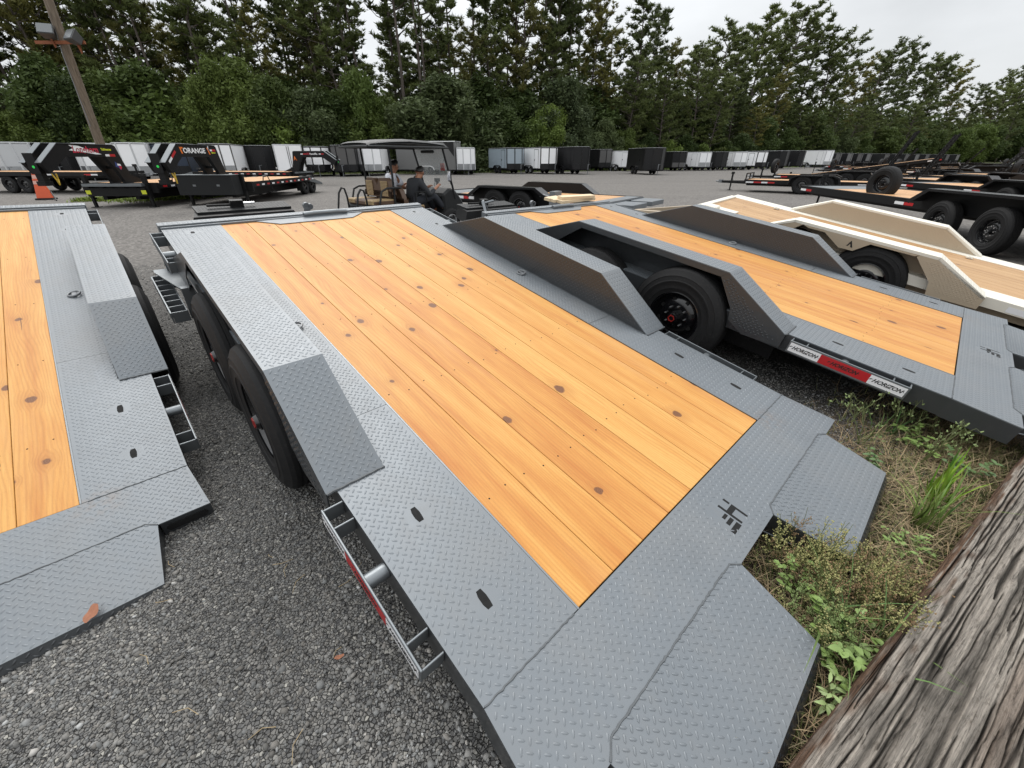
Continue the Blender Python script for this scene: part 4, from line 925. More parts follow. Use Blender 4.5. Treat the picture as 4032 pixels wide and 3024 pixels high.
# ------------------------------------------------------------------ enclosed cargo trailers along the wood
def cargo(label, pos, head, L=4.8, W=2.1, H=2.45, nose=.6, body='enc_white', front=None, trim='enc_black', guard='enc_diamond', door=True, rear=False, roof='enc_trim_white', far=False, group=None, wheel_f='black_gloss'):
    front = front or body; h = W/2; z0 = .46
    root = thing('cargo_trailer', label, 'trailer', None, group, (pos.x, pos.y, 0), math.atan2(head[1], head[0]))
    mb = lambda: MB()
    mb().box(-L, -.02, -h, h, z0, H-.04).build('body', body, root, bev=.015)
    ft = [(-.02, -h), (nose, -h*.42), (nose, h*.42), (-.02, h)]
    gz = z0 + .52
    for (a, b) in zip(ft[:-1], ft[1:]):
        d = Vector((b[0]-a[0], b[1]-a[1], 0)); nrm = Vector((d.y, -d.x, 0)).normalized()*.012
        a3, b3 = Vector((*a, 0)), Vector((*b, 0)); ins = d.normalized()*.05
        q = [a3+ins, b3-ins]
        def slab(zz0, zz1, nm, m_, out):
            p0, p1 = q[0]+nrm*out, q[1]+nrm*out; i0, i1 = q[0]-nrm*2, q[1]-nrm*2
            V = [(p.x, p.y, zz) for zz in (zz0, zz1) for p in (p0, p1, i1, i0)]
            mb().add(V, [(0,1,2,3),(4,5,6,7),(0,1,5,4),(1,2,6,5),(2,3,7,6),(3,0,4,7)]).build(nm, m_, root)
        slab(gz, H-.10, 'front_panel', front, 1.0); slab(z0, gz-.005, 'stone_guard', guard, 1.2)
    mb().prism([(x*.93-.04, y*.965) for x, y in ft], z0+.01, H-.05, 'z').build('nose_core', trim, root)
    for x, y in ft: mb().box(x-.05, x+.04, y-.045, y+.045, z0, H-.05).build('corner_trim', trim, root, bev=.01)
    mb().prism([(-L-.02, -h-.02), (0, -h-.02), (nose+.03, -h*.42-.02), (nose+.03, h*.42+.02), (0, h+.02), (-L-.02, h+.02)], H-.06, H-.005, 'z').build('roof_rim', trim, root)
    mb().prism([(-L+.02, -h+.03), (0, -h+.03), (nose-.02, -h*.42), (nose-.02, h*.42), (0, h-.03), (-L+.02, h-.03)], H-.02, H+.012, 'z').build('roof', roof, root)
    mb().box(-L, -.05, -h-.012, -h-.003, z0, z0+.07).build('sill_trim', trim, root); mb().box(-L, -.05, h+.003, h+.012, z0, z0+.07).build('sill_trim', trim, root)
    if door:
        d = mb().box(-1.25, -.50, -h-.012, -h-.002, z0+.1, H-.22).build('door', body, root)
        fr = mb()
        fr.box(-1.29, -1.25, -h-.016, -h-.002, z0+.06, H-.18); fr.box(-.50, -.46, -h-.016, -h-.002, z0+.06, H-.18); fr.box(-1.25, -.50, -h-.016, -h-.002, H-.22, H-.18); fr.build('door_frame', trim, d)
        mb().box(-1.21, -1.15, -h-.05, -h-.012, 1.25, 1.38).build('handle', 'black_frame', d)
    if rear:
        for sg in (-1, 1):
            d = mb().box(-L-.025, -L-.002, *sorted((sg*.03, sg*(h-.08))), z0+.12, H-.12).build('rear_door', body, root)
            mb().box(-L-.05, -L-.026, *sorted((sg*.05, sg*.09)), z0+.1, H-.12).build('lock_bar', 'enc_char', d)
            mb().box(-L-.03, -L-.003, *sorted((sg*(h-.075), sg*h)), z0, H-.06).build('rear_post', 'enc_silver', root); mb().box(-L-.035, -L-.031, *sorted((sg*(h-.06), sg*(h-.015))), z0+.12, z0+.42).build('tail_light', 'tape_white', root)
        mb().box(-L-.03, -L-.003, -h+.08, h-.08, z0-.02, z0+.11).build('rear_sill', 'enc_diamond', root)
    for hx in (-L*.5-.42, -L*.5+.42):
        for sg in (-1, 1):
            if far and sg > 0: continue
            y = sg*(h-.02); ty, ri, hw = wheel_meshes(.34, .2, .19, 0)
            T = Matrix.Translation((hx, y, .34)) @ (Matrix.Identity(4) if sg < 0 else Matrix.Rotation(math.pi, 4, 'Z'))
            for q_ in (ty, ri): q_.v = [tuple(T @ Vector(v_)) for v_ in q_.v]
            w_ = ty.build('wheel', 'rubber', root, smooth=30); ri.build('rim', 'steel' if body == 'enc_white' else 'rim_black', w_, smooth=30)
    for sg in (-1, 1):
        P = [(-L*.5+.88, .44), (-L*.5+.72, .70), (-L*.5+.45, .80), (-L*.5-.45, .80), (-L*.5-.72, .70), (-L*.5-.88, .44)]
        mb().prism(P + [(x*1.0, z-.05) for x, z in reversed(P)], *sorted((sg*(h+.002), sg*(h+.16))), 'y').build('fender', wheel_f, root)
    fr = mb(); fr.box(-L, .3, -h+.1, h-.1, z0-.12, z0-.002)
    fr.build('chassis', 'black_frame', root)
    tg = mb()
    for sg in (-1, 1): tg.add([(0, sg*.6, z0-.1), (0, sg*.5, z0-.1), (nose+.95, sg*.01, z0-.1), (nose+.95, sg*.07, z0-.1), (0, sg*.6, z0-.01), (0, sg*.5, z0-.01), (nose+.95, sg*.01, z0-.01), (nose+.95, sg*.07, z0-.01)], [(0,1,2,3),(4,5,6,7),(0,1,5,4),(1,2,6,5),(2,3,7,6),(3,0,4,7)])
    tg.build('tongue', 'black_frame', root)
    jk = mb(); jk.cyl((nose+.55, 0, .02), (nose+.55, 0, .95), .035, n=8); jk.box(nose+.48, nose+.62, -.08, .08, 0.0, .02); jk.cyl((nose+.55, 0, .9), (nose+.55, .2, .95), .015, n=6); jk.build('jack', 'dull_steel', root)
    return root
HC = (.50, -.866); HCL = (.32, -.947)
GC = 'enclosed cargo trailers along the tree line'
E_ = lambda px, py, lab, H=2.45, head=HC, **k: cargo(lab, at(px, py, H), head, H=H, group=GC, **k)
def EB(px, pt, pb, lab, H_=0, head=HC, **k):
    b = at(px, pb, 0); H = atY(px, pt, b.y).z; return cargo(lab, b, head, H=H, group=GC, **k)
E_(28, 560, 'silver cargo trailer at the end of the cargo row beyond the deckover flatbed', 2.45, HCL, body='enc_silver', trim='enc_silver')
E_(112, 562, 'black cargo trailer with charcoal nose panels and a small eagle sticker', 2.45, HCL, body='enc_black', front='enc_char', trim='enc_black', guard='enc_black')
E_(225, 564, 'plain black cargo trailer behind the red-lettered gooseneck neck', 2.45, HCL, body='enc_black', front='enc_black', guard='enc_black')
E_(345, 564, 'white cargo trailer behind the utility pole, next to the black cargo trailer', 2.45, HCL, body='enc_white', trim='enc_silver', L=5)
E_(500, 562, 'white cargo trailer with broad silver corners beside the navy cargo trailer', 2.45, (.2, -.98), body='enc_white', trim='enc_silver', L=5)
E_(650, 564, 'navy blue cargo trailer behind the white-lettered gooseneck neck', 2.45, HCL, body='enc_navy', guard='enc_black')
E_(840, 566, 'white cargo trailer with black nose trim seen through the white-lettered neck', 2.45, HCL, body='enc_white', guard='enc_diamond', trim='enc_char')
E_(1010, 573, 'all-black cargo trailer next to the one with white barn doors', 2.45, HCL, body='enc_black', guard='enc_black', trim='enc_black')
p = at(1128, 569, 2.45); hd = Vector((-.45, .893)); c = Vector((p.x, p.y)) + hd*4.8
cargo('white cargo trailer showing its closed double rear doors', Vector((c.x, c.y, 0)), hd, body='enc_white', trim='enc_silver', rear=True, door=False, group=GC)
E_(1242, 577, 'black cargo trailer with white nose panels behind the gooseneck with the orange emblem', 2.4, HCL, body='enc_black', front='enc_white', guard='enc_black')
E_(1345, 572, 'black cargo trailer with dark grey nose panels left of the golf cart', 2.5, (.1, -.99), body='enc_black', front='enc_char', guard='enc_black')
E_(1448, 576, 'white cargo trailer with silver stone guard behind the golf cart', 2.45, (.1, -.99), body='enc_white', trim='enc_silver')
# tall grey gooseneck cargo trailer
p = at(1800, 557, 2.95)
gk = cargo('tall grey gooseneck cargo trailer with a raised overhanging nose behind the golf cart', p, (.985, -.17), L=6.2, H=2.95, nose=.05, body='enc_grey', trim='enc_grey', roof='enc_trim_white', wheel_f='enc_white', group=GC)
MB().box(-6.22, .02, -1.09, 1.09, 2.90, 2.965).build('roof_edge', 'enc_trim_white', gk)
MB().prism([(0, 2.9), (-.0, 1.5), (-1.15, 2.9)], -1.075, -1.062, 'y').build('nose_dark_panel', 'enc_black', gk)  # black triangle on the side wall, upper front
EB(1838, 581, 688, 'narrow white cargo trailer just beyond the tall grey one', 2.45, (.25, -.97), body='enc_white', trim='enc_silver', W=1.8)
EB(1918, 587, 674, 'small silver cargo trailer with white nose and white fender', 2.45, HC, body='enc_silver', front='enc_white', trim='enc_silver', L=3.6, W=1.9, wheel_f='enc_white')
EB(2030, 582, 684, 'blue-grey cargo trailer with black stone guard', 2.45, HC, body='enc_blue', guard='enc_black', L=4.3)
EB(2160, 580, 685, 'white cargo trailer with black corner bands beside the blue-grey one', 2.5, HC, body='enc_white', guard='enc_black', L=4.6)
EB(2285, 578, 686, 'glossy black cargo trailer next to the one with black corner bands', 2.5, HC, body='enc_black', guard='enc_black', L=4.6)
EB(2380, 588, 673, 'black cargo trailer with charcoal nose panels beside the white tandem-axle one', 2.5, HC, body='enc_black', front='enc_char', guard='enc_black')
EB(2495, 594, 674, 'white cargo trailer with tandem wheels and a side door', 2.35, (.66, -.75), body='enc_white', trim='enc_silver', L=5.0, wheel_f='enc_black')
EB(2568, 582, 688, 'black cargo trailer parked forward of the row, showing its flat nose', 2.45, (.12, -.99), body='enc_black', guard='enc_black', roof='enc_trim_white')
EB(2668, 597, 673, 'black cargo trailer with a dull stone guard, right behind the forward-parked black one', 2.4, (.3, -.95), body='enc_black', guard='enc_char')
EB(2765, 599, 672, 'white cargo trailer with silver guard between two black ones', 2.35, (.55, -.83), body='enc_white', trim='enc_silver')
EB(2830, 598, 671, 'black cargo trailer squeezed between two white cargo trailers', 2.35, (.4, -.92), body='enc_black', guard='enc_black')
EB(2905, 598, 670, 'white cargo trailer with a wide silver guard, second white one past the forward-parked black trailer', 2.35, (.3, -.95), body='enc_white', trim='enc_silver')
EB(2985, 597, 669, 'white cargo trailer with black guard and side door, last before the long black ones', 2.4, (.55, -.83), body='enc_white', guard='enc_black')
EB(3070, 594, 666, 'long black cargo trailer, first of two side by side', 2.5, (.6, -.8), body='enc_black', guard='enc_black', L=5.5)
EB(3135, 593, 664, 'long black cargo trailer beside the last white cargo trailer', 2.55, (.75, -.66), body='enc_black', guard='enc_black', L=5.5)
EB(3245, 592, 660, 'last white cargo trailer of the row, near the crowded flatbeds', 2.7, (.6, -.8), body='enc_white', trim='enc_silver', L=6)
for i, px in enumerate((3300, 3345, 3385, 3420, 3490, 3530, 3570, 3610, 3650, 3690, 3730, 3770)):
    q = at(px, 603 + i*.55, 2.3)
    cargo('black cargo trailer with charcoal nose panels in the distant row past the flatbeds', q, (.7, -.71), H=2.3, L=4, body='enc_black', front=('enc_char', 'enc_grey')[i % 2], guard='enc_black', door=False, far=True, group='distant cargo trailers past the flatbeds')
# ------------------------------------------------------------------ trees
def leafmat(name, col, var=.35, tr=.25):
    s = Nodes(name); oi = s.n('ShaderNodeObjectInfo').outputs['Random']; v = s.n('ShaderNodeTexCoord').outputs['Object']
    n = s.noise(v, .8, 3); n2 = s.noise(v, 5, 2)
    f = s.math('ADD', s.math('MULTIPLY', n, .6), s.math('ADD', s.math('MULTIPLY', n2, .35), s.math('MULTIPLY', s.math('SUBTRACT', oi, .5), .5)))
    a = tuple(c*(1-var) for c in col); b = (col[0]*(1+var*1.5), col[1]*(1+var), col[2]*(1+var*.4))
    c = s.mix(f, a, b); s.out(color=c, rough=.6, spec=.25)
    t = s.n('ShaderNodeBsdfTranslucent'); s.set(t.inputs[0], c); m_ = s.n('ShaderNodeMixShader'); m_.inputs[0].default_value = tr
    s.t.links.new(s.b.outputs[0], m_.inputs[1]); s.t.links.new(t.outputs[0], m_.inputs[2]); s.t.links.new(m_.outputs[0], s.t.nodes['Material Output'].inputs[0])
leafmat('pine_needles', (.086, .122, .046), .55)
leafmat('pine_needles_olive', (.125, .138, .046), .55)
leafmat('leaves_dark', (.056, .094, .032), .6)
leafmat('leaves_mid', (.080, .126, .038), .6)
leafmat('leaves_bright', (.108, .170, .044), .5)
leafmat('leaves_grey', (.080, .118, .058), .55)
s = Nodes('bark'); v = s.obj(); n = s.noise(s.map(v, (6, 6, 1.2)), 2, 5, .65)
s.out(color=s.ramp(n, [(.3, (.035, .028, .024)), (.55, (.095, .078, .066)), (.8, (.17, .145, .125))]), rough=.9); s.bump(n, .6, .05)
def fans(cent, size, q, kind):
    """clusters of leaf faces at the given centres: cent (n,3), size (n,)"""
    n = len(cent)
    if kind == 'needle':
        m = 13; d = q.normal(0, 1, (n, m, 3)); d[..., 2] = np.abs(d[..., 2])*.75 + .1; d /= np.linalg.norm(d, axis=-1, keepdims=True)
        L = size[:, None]*q.uniform(.6, 1.1, (n, m)); s_ = np.cross(d, q.normal(0, 1, (n, m, 3))); s_ /= np.linalg.norm(s_, axis=-1, keepdims=True)
        w_ = (size*.13)[:, None, None]; c = cent[:, None] + q.normal(0, .10, (n, m, 3))*size[:, None, None]
        V = np.stack([c - s_*w_, c + s_*w_, c + d*L[..., None]], 2).reshape(-1, 3)
        return V, np.arange(len(V)).reshape(-1, 3)
    m = 12; o = q.normal(0, .42, (n, m, 3))*size[:, None, None]; c = cent[:, None] + o
    d = q.normal(0, 1, (n, m, 3)); d[..., 2] *= .55; d /= np.linalg.norm(d, axis=-1, keepdims=True)
    s_ = np.cross(d, q.normal(0, 1, (n, m, 3)) + np.array([0, 0, 1.2])); s_ /= np.linalg.norm(s_, axis=-1, keepdims=True)
    L = (size*.30)[:, None, None]*q.uniform(.7, 1.25, (n, m, 1)); w_ = L*.42
    V = np.stack([c - d*L, c + s_*w_, c + d*L, c - s_*w_], 2).reshape(-1, 3)
    return V, np.arange(len(V)).reshape(-1, 4)
def limb(V0, V1, r0, r1, q, n=5, sag=.05):
    pts = []; a, b = np.array(V0), np.array(V1); l = np.linalg.norm(b-a)
    for i in range(n):
        t = i/(n-1); p = a + (b-a)*t + np.array([0, 0, l*sag*math.sin(t*3.14)]) + q.normal(0, .02*l, 3)*(0 < i < n-1); pts.append(p)
    return pts, [r0 + (r1-r0)*i/(n-1) for i in range(n)]
def pine_mesh(H, crown0, spread, seed, shape='tall', lean=0.0, dens=1.0):
    q = np.random.default_rng(seed); tk = MB(); n = 12
    def axis(z): t = z/H; return np.array([lean*t*t*H*.12 + .25*math.sin(t*5+seed), .2*math.sin(t*4+seed*2)*t*2, z])
    pts = [axis(H*i/(n-1)) for i in range(n)]; tk.tube(pts, [.028*H**.75*.9*(1-.82*i/(n-1)) for i in range(n)], 8)
    cent = []; sz = []
    nb = int((12 + H*.72)*dens); zc = crown0*H
    for k in range(nb):
        t = (k + q.uniform(0, 1))/nb; z = zc + (H-zc)*t**.9
        prof = {'tall': (math.sin(min(1, t*1.05)*3.14*.62+.55)), 'cone': 1.05*(1-t)**.75+.12, 'round': math.sqrt(max(.02, 1-(t*1.5-.65)**2))}[shape]
        L = spread*max(.12, prof)*q.uniform(.55, 1.15); a = k*2.4 + q.uniform(-.5, .5); up = q.uniform(.05, .55) + .35*t
        b0 = axis(z); b1 = b0 + np.array([math.cos(a)*L, math.sin(a)*L, L*up])
        lp, lr = limb(b0, b1, .05+.012*L, .015, q, 5, -.06); tk.tube(lp, lr, 4, False)
        m = int(4 + L*4.6)
        for j in range(m):
            u = .38 + .68*(j+q.uniform(0, 1))/m; p = b0 + (b1-b0)*u + q.normal(0, .10+.085*L*u, 3)*np.array([1, 1, .45]); p[2] += .12
            cent.append(p); sz.append(q.uniform(.42, .78))
    if crown0 > .3:                                      # dead stubs below the crown
        for k in range(7):
            z = q.uniform(.3*crown0, crown0)*H; a = q.uniform(0, 6.28); L = q.uniform(.4, 1.6); b0 = axis(z)
            tk.tube(limb(b0, b0+np.array([math.cos(a)*L, math.sin(a)*L, L*.15]), .035, .01, q, 4)[0], [.03, .02, .015, .008], 4, False)
    for k in range(10): cent.append(axis(H*q.uniform(.95, 1.0)) + q.normal(0, .25, 3)); sz.append(.55)
    V, F = fans(np.array(cent), np.array(sz), q, 'needle')
    return tk, V, F
def broad_mesh(H, spread, seed, lobes=9, low=.12, dens=260):
    q = np.random.default_rng(seed); tk = MB(); tk.tube([(0, 0, -.1), (.1, 0, H*.25), (0, .1, H*.55), (.1, 0, H*.85)], [.03*H, .024*H, .015*H, .005*H], 7)
    cent = []; sz = []
    for k in range(lobes):
        a = k*2.4 + q.uniform(-.4, .4); zt = low + (1-low)*((k+.5)/lobes)**.9; rr = spread*(.80 if zt < .75 else .42)*q.uniform(.2, 1.35)*(1.05-.5*abs(zt-.45))
        c = np.array([math.cos(a)*rr, math.sin(a)*rr, zt*H*.92]); r = spread*q.uniform(.15, .36)
        tk.tube(limb((0, 0, H*min(.6, zt*.5)), c, .02*H**.8, .012, q, 4)[0], [.06, .045, .03, .015], 4, False)
        m = int(dens*r*r/1.9)
        d = q.normal(0, 1, (m, 3)); d /= np.linalg.norm(d, axis=1, keepdims=True); rad = r*(q.uniform(.35, 1.0, m)**.6)*(1+.22*np.sin(d[:,0]*5+k)*np.sin(d[:,1]*6+2*k)+q.normal(0,.10,m))
        P = c + d*rad[:, None]*np.array([1, 1, .82]); P[:, 2] = np.maximum(P[:, 2], .15); cent.append(P); sz.append(q.uniform(.42, .80, m))
    V, F = fans(np.concatenate(cent), np.concatenate(sz), q, 'leaf')
    return tk, V, F
def tree_proto(name, tk, V, F, mat):
    root = thing(name, '', 'tree'); tk.build('trunk', 'bark', root, smooth=True); npmesh('crown', V, F, mat, root); return root
PROTO = {}
def pr(key, *a, **k):
    PROTO[key] = ('p', a, k)
pines = [tree_proto('pine_tree', *pine_mesh(20, .42, 3.3, 11, 'tall'), 'pine_needles'), tree_proto('pine_tree', *pine_mesh(20, .52, 2.9, 12, 'tall', .6), 'pine_needles'),
         tree_proto('pine_tree', *pine_mesh(20, .34, 3.6, 13, 'round', -.4, 1.35), 'pine_needles_olive'), tree_proto('pine_tree', *pine_mesh(20, .12, 4.0, 14, 'cone', 0, 1.75), 'pine_needles'),
         tree_proto('pine_tree', *pine_mesh(20, .18, 4.2, 15, 'round', .5, 1.6), 'pine_needles'), tree_proto('pine_tree', *pine_mesh(20, .60, 2.4, 16, 'tall', -.5), 'pine_needles')]
broads = [tree_proto('broadleaf_tree', *broad_mesh(8, 4.2, 21, 34), 'leaves_mid'), tree_proto('broadleaf_tree', *broad_mesh(8, 3.6, 22, 30), 'leaves_dark'),
          tree_proto('broadleaf_tree', *broad_mesh(8, 3.9, 23, 34, .06), 'leaves_grey'), tree_proto('broadleaf_tree', *broad_mesh(8, 4.0, 24, 32), 'leaves_bright'),
          tree_proto('shrub', *broad_mesh(4, 2.4, 25, 8, .05, 300), 'leaves_bright')]
used = set()
def plant(pool, i, x, y, h, h0, label, cat, group, rz=None, sxy=None):
    src = pool[i]; t = src if src.name not in used else dup(src); used.add(src.name)
    k_ = h/h0; kx = k_ if sxy is None else sxy
    t.location = (x, y, 0); t.scale = (kx, kx, k_); t.rotation_euler = (0, 0, random.uniform(0, 6.28) if rz is None else rz)
    t['label'] = label; t['category'] = cat; t['group'] = group; return t
def wood_edge(x):   # line of the wood behind the cargo trailers
    return max(44, 62 + .30*x) if x < 0 else 62 + .58*x
ANCH = [(28, 'silver end cargo trailer'), (350, 'red-lettered gooseneck trailer'), (640, 'navy cargo trailer'), (800, 'white-lettered gooseneck trailer'), (1010, 'black cargo trailer beside the barn doors'), (1128, 'white barn-door cargo trailer'), (1280, 'orange-emblem gooseneck trailer'), (1480, 'golf cart'), (1680, 'tall grey cargo trailer'),
        (1918, 'small silver cargo trailer'), (2030, 'blue-grey cargo trailer'), (2160, 'black-banded white cargo trailer'), (2285, 'glossy black cargo trailer'), (2490, 'tandem-axle white cargo trailer'), (2570, 'forward-parked black cargo trailer'), (2762, 'white cargo trailer between black ones'), (2900, 'wide-guard white cargo trailer'), (3095, 'long black cargo trailers'), (3235, 'last white cargo trailer'), (3450, 'distant charcoal-nosed cargo trailers'), (3750, 'crowded flatbeds'), (4000, 'crowded flatbeds at the end of the lot')]
def anchor(x, y):
    px = 2016 + FPX*x/(y*cp + (CAMZ)*sp); return min(ANCH, key=lambda a: abs(a[0]-px))[1]
def plabel(i, x, y):
    return ['tall pine with bare lower trunk', 'slender high-crowned pine', 'olive-tinged rounded pine', 'full cone-shaped pine', 'broad dark-crowned pine', 'thin pine with small top crown'][i] + ' behind the ' + anchor(x, y)
# skyline pines: (photo x of the top, photo y of the top, metres behind the wood's edge, kind)
sk = [(2545, -10, 4, 3), (2590, 60, 8, 1), (2480, 230, 9, 1), (2660, 205, 7, 2), (2740, 185, 6, 3), (2850, 120, 7, 4), (2790, 190, 12, 1), (2935, 130, 8, 3), (3045, 28, 7, 3), (2990, 120, 14, 4), (3150, 55, 7, 4), (3105, 90, 12, 0), (3235, 100, 9, 4), (3300, 170, 6, 4), (3350, 185, 12, 0),
      (3420, 255, 6, 2), (3480, 240, 9, 4), (3560, 195, 10, 4), (3610, 200, 16, 0), (3680, 255, 9, 4), (3740, 240, 12, 4), (3800, 280, 10, 2), (3850, 350, 8, 4), (3900, 385, 14, 2), (3960, 350, 9, 4), (4010, 300, 10, 4), (4060, 270, 12, 4), (4120, 230, 9, 4), (4200, 220, 9, 4), (2420, 120, 9, 0), (2350, 40, 7, 2), (2300, 20, 11, 4), (2210, -40, 8, 3)]
for px, py, dd, i in sk:
    r_ = ray(px, 600); lo, hi = 20.0, 400.0
    for _ in range(40):
        md = (lo+hi)/2; xx = r_.x/r_.y*md
        if md > wood_edge(xx) + dd: hi = md
        else: lo = md
    p = atY(px, py, hi)
    plant(pines, i, p.x, p.y, p.z*(1.0), 20, plabel(i, p.x, p.y), 'pine', 'pines of the wood behind the lot', sxy=min(p.z/20, 1.35)*random.uniform(.9, 1.1))
for k in range(58):
    x = -80 + k*1.55 + random.uniform(-.8, .8)
    if x > 10: break
    y = wood_edge(x) + random.choice((4, 6, 9, 12, 16)) + random.uniform(-1, 1)
    i = random.choice((0, 1, 2, 5, 5, 1, 5, 1)); plant(pines, i, x, y, random.choice((17, 20, 23, 25, 27, 30))*random.uniform(.93, 1.07), 20, plabel(i, x, y), 'pine', 'pines of the wood behind the lot', sxy=random.uniform(.85, 1.1))
for k in range(34):
    px = 2330 + k*52 + random.uniform(-20, 20); r_ = ray(px, 600); lo, hi = 20.0, 400.0; dd = random.choice((-1, 1, 3, 5))
    for _ in range(40):
        md = (lo+hi)/2; xx = r_.x/r_.y*md
        if md > wood_edge(xx) + dd: hi = md
        else: lo = md
    i = random.choice((3, 4, 4, 2, 3)); xx = r_.x/r_.y*hi
    plant(pines, i, xx, hi, random.uniform(9, 16)*(.9 if px > 3500 else 1), 20, plabel(i, xx, hi).replace(' pine', ' young pine'), 'pine', 'young pines along the edge of the wood', sxy=random.uniform(.6, .85))
for k in range(44):
    x = -80 + k*2.05 + random.uniform(-.7, .7); y = wood_edge(x) + random.choice((5, 8, 11, 15)) + random.uniform(-1, 1); i = random.choice((3, 4, 2, 4))
    plant(pines, i, x, y, random.uniform(11, 17), 20, plabel(i, x, y).replace(' pine', ' mid-height pine'), 'pine', 'mid-height pines inside the wood', sxy=random.uniform(.7, .95))
# understorey: broad-leaved trees and shrubs along the edge
lab = ['mid-green leafy tree at the edge of the wood', 'dark leafy tree at the edge of the wood', 'grey-green rounded tree at the edge of the wood', 'bright green leafy tree at the edge of the wood', 'low bright green shrub at the foot of the wood']
def bush(px, py, dd, i, wide=1.0):
    r_ = ray(px, 610); lo, hi = 20.0, 400.0
    for _ in range(40):
        md = (lo+hi)/2; xx = r_.x/r_.y*md
        if md > wood_edge(xx) + dd: hi = md
        else: lo = md
    p = atY(px, py, hi); h = max(1.5, p.z); base = 8 if i < 4 else 4
    plant(broads, i, p.x, p.y, h*1.05, base, lab[i].split(' at the ')[0] + ' behind the ' + anchor(p.x, p.y), 'tree' if i < 4 else 'shrub', ['mid-green', 'dark', 'grey-green', 'bright green', 'low'][i] + ' broadleaf growth along the wood', sxy=max(.55, h/base*.9)*wide)
for px, py, dd, i, wd in [(40, 380, -2, 0, 1.2), (150, 260, 1, 1, 1), (260, 330, -2, 1, 1), (330, 260, 1, 0, .9), (430, 400, -3, 0, 1), (520, 300, 0, 1, 1.1), (610, 420, -3, 4, 1), (700, 380, -2, 0, 1), (790, 280, -2, 0, .8), (870, 230, -1, 0, .8), (950, 300, -2, 0, .8), (1040, 300, -2, 0, .9), (1130, 480, -4, 4, 1), (1190, 380, -2, 2, 1), (1290, 400, -2, 1, 1), (1350, 330, -1, 0, .8), (1415, 290, -2, 3, .7), (1460, 330, -1, 0, 1), (1570, 430, -3, 2, 1), (1640, 400, -2, 1, 1), (1740, 350, -2, 2, 1.2), (1820, 440, -3, 2, 1), (1900, 470, -3, 1, 1),
                          (1990, 430, -2, 1, 1), (2090, 480, -4, 4, 1), (2160, 420, -3, 3, .9), (2230, 330, -1, 2, 1.1), (2300, 500, -3, 2, 1), (2380, 470, -2, 2, 1), (2460, 500, -2, 0, 1), (2560, 510, -3, 1, 1), (2640, 540, -4, 4, 1), (2700, 500, -2, 1, 1), (2770, 550, -4, 4, 1), (2850, 480, -2, 1, 1), (2930, 530, -3, 1, 1), (3020, 440, -1, 1, 1), (3120, 470, -1, 1, 1), (3220, 480, -1, 0, 1), (3310, 470, -1, 2, 1), (3400, 480, -1, 1, 1), (3500, 500, -2, 0, 1.1), (3600, 480, 0, 1, 1), (3690, 500, -1, 0, 1), (3800, 500, -3, 3, 1), (3870, 510, -3, 3, 1), (3930, 470, 0, 1, 1.1), (4010, 450, 0, 1, 1.1), (4070, 440, 0, 1, 1.2), (4140, 430, 0, 0, 1.3), (4230, 430, 2, 1, 1.4),
                          (200, 420, 6, 1, 1.3), (560, 400, 6, 1, 1.4), (760, 330, 6, 1, 1.3), (1100, 350, 6, 1, 1.3), (1330, 420, 7, 1, 1.4), (1680, 380, 6, 1, 1.4), (1880, 340, 6, 1, 1.4), (2060, 350, 6, 1, 1.4), (2350, 380, 6, 1, 1.4), (2520, 430, 6, 1, 1.3), (2720, 420, 6, 1, 1.3)]:
    if px < 1500 and i in (0, 3): py += 45
    if px > 2440 and i in (1, 2) and py < 515 and dd < 6: py += random.choice((0, 30, 55))
    bush(px, py + random.uniform(-25, 25), dd, i, wd*random.uniform(.85, 1.2))
# far wood behind, one mass
V_, F_ = [], []; off = 0; q = np.random.default_rng(5)
cent = []; 
for k in range(6800):
    x = q.uniform(-110, 240); yb = wood_edge(x) + q.uniform(14, 30); cent.append((x, yb, q.uniform(.5, 9.5 if x < 15 else 13)))
V, F = fans(np.array(cent), q.uniform(1.5, 2.4, len(cent)), q, 'leaf')
o = npmesh('undergrowth', V, F, 'leaves_dark', kind='stuff'); tag(o, 'dense dark undergrowth filling the wood behind the trees', 'undergrowth')
# grass verge in front of the wood
s = Nodes('verge_grass'); v = s.obj(); n = s.noise(v, .8, 4); n2 = s.noise(v, 9, 3)
s.out(color=s.mix(n2, s.mix(n, (.055, .075, .022), (.10, .125, .035)), (.14, .14, .06)), rough=.9); s.bump(n2, .8, .05)
xs = np.linspace(-110, 200, 150); rows = []
for x in xs:
    e = wood_edge(x); rows += [(x, e - 8 + .8*math.sin(x*.7) + .5*math.sin(x*2.1), .006), (x, e - 4, .02), (x, e + 60, .03)]
V = np.array(rows); F = []
for i in range(len(xs)-1):
    for j in range(2): F.append((i*3+j, (i+1)*3+j, (i+1)*3+j+1, i*3+j+1))
o = npmesh('grass_verge', V, F, 'verge_grass'); o['kind'] = 'structure'
s = Nodes('grass_blade'); oi = s.n('ShaderNodeVertexColor', layer_name='tint').outputs[0]; s.out(color=oi, rough=.6, spec=.2)
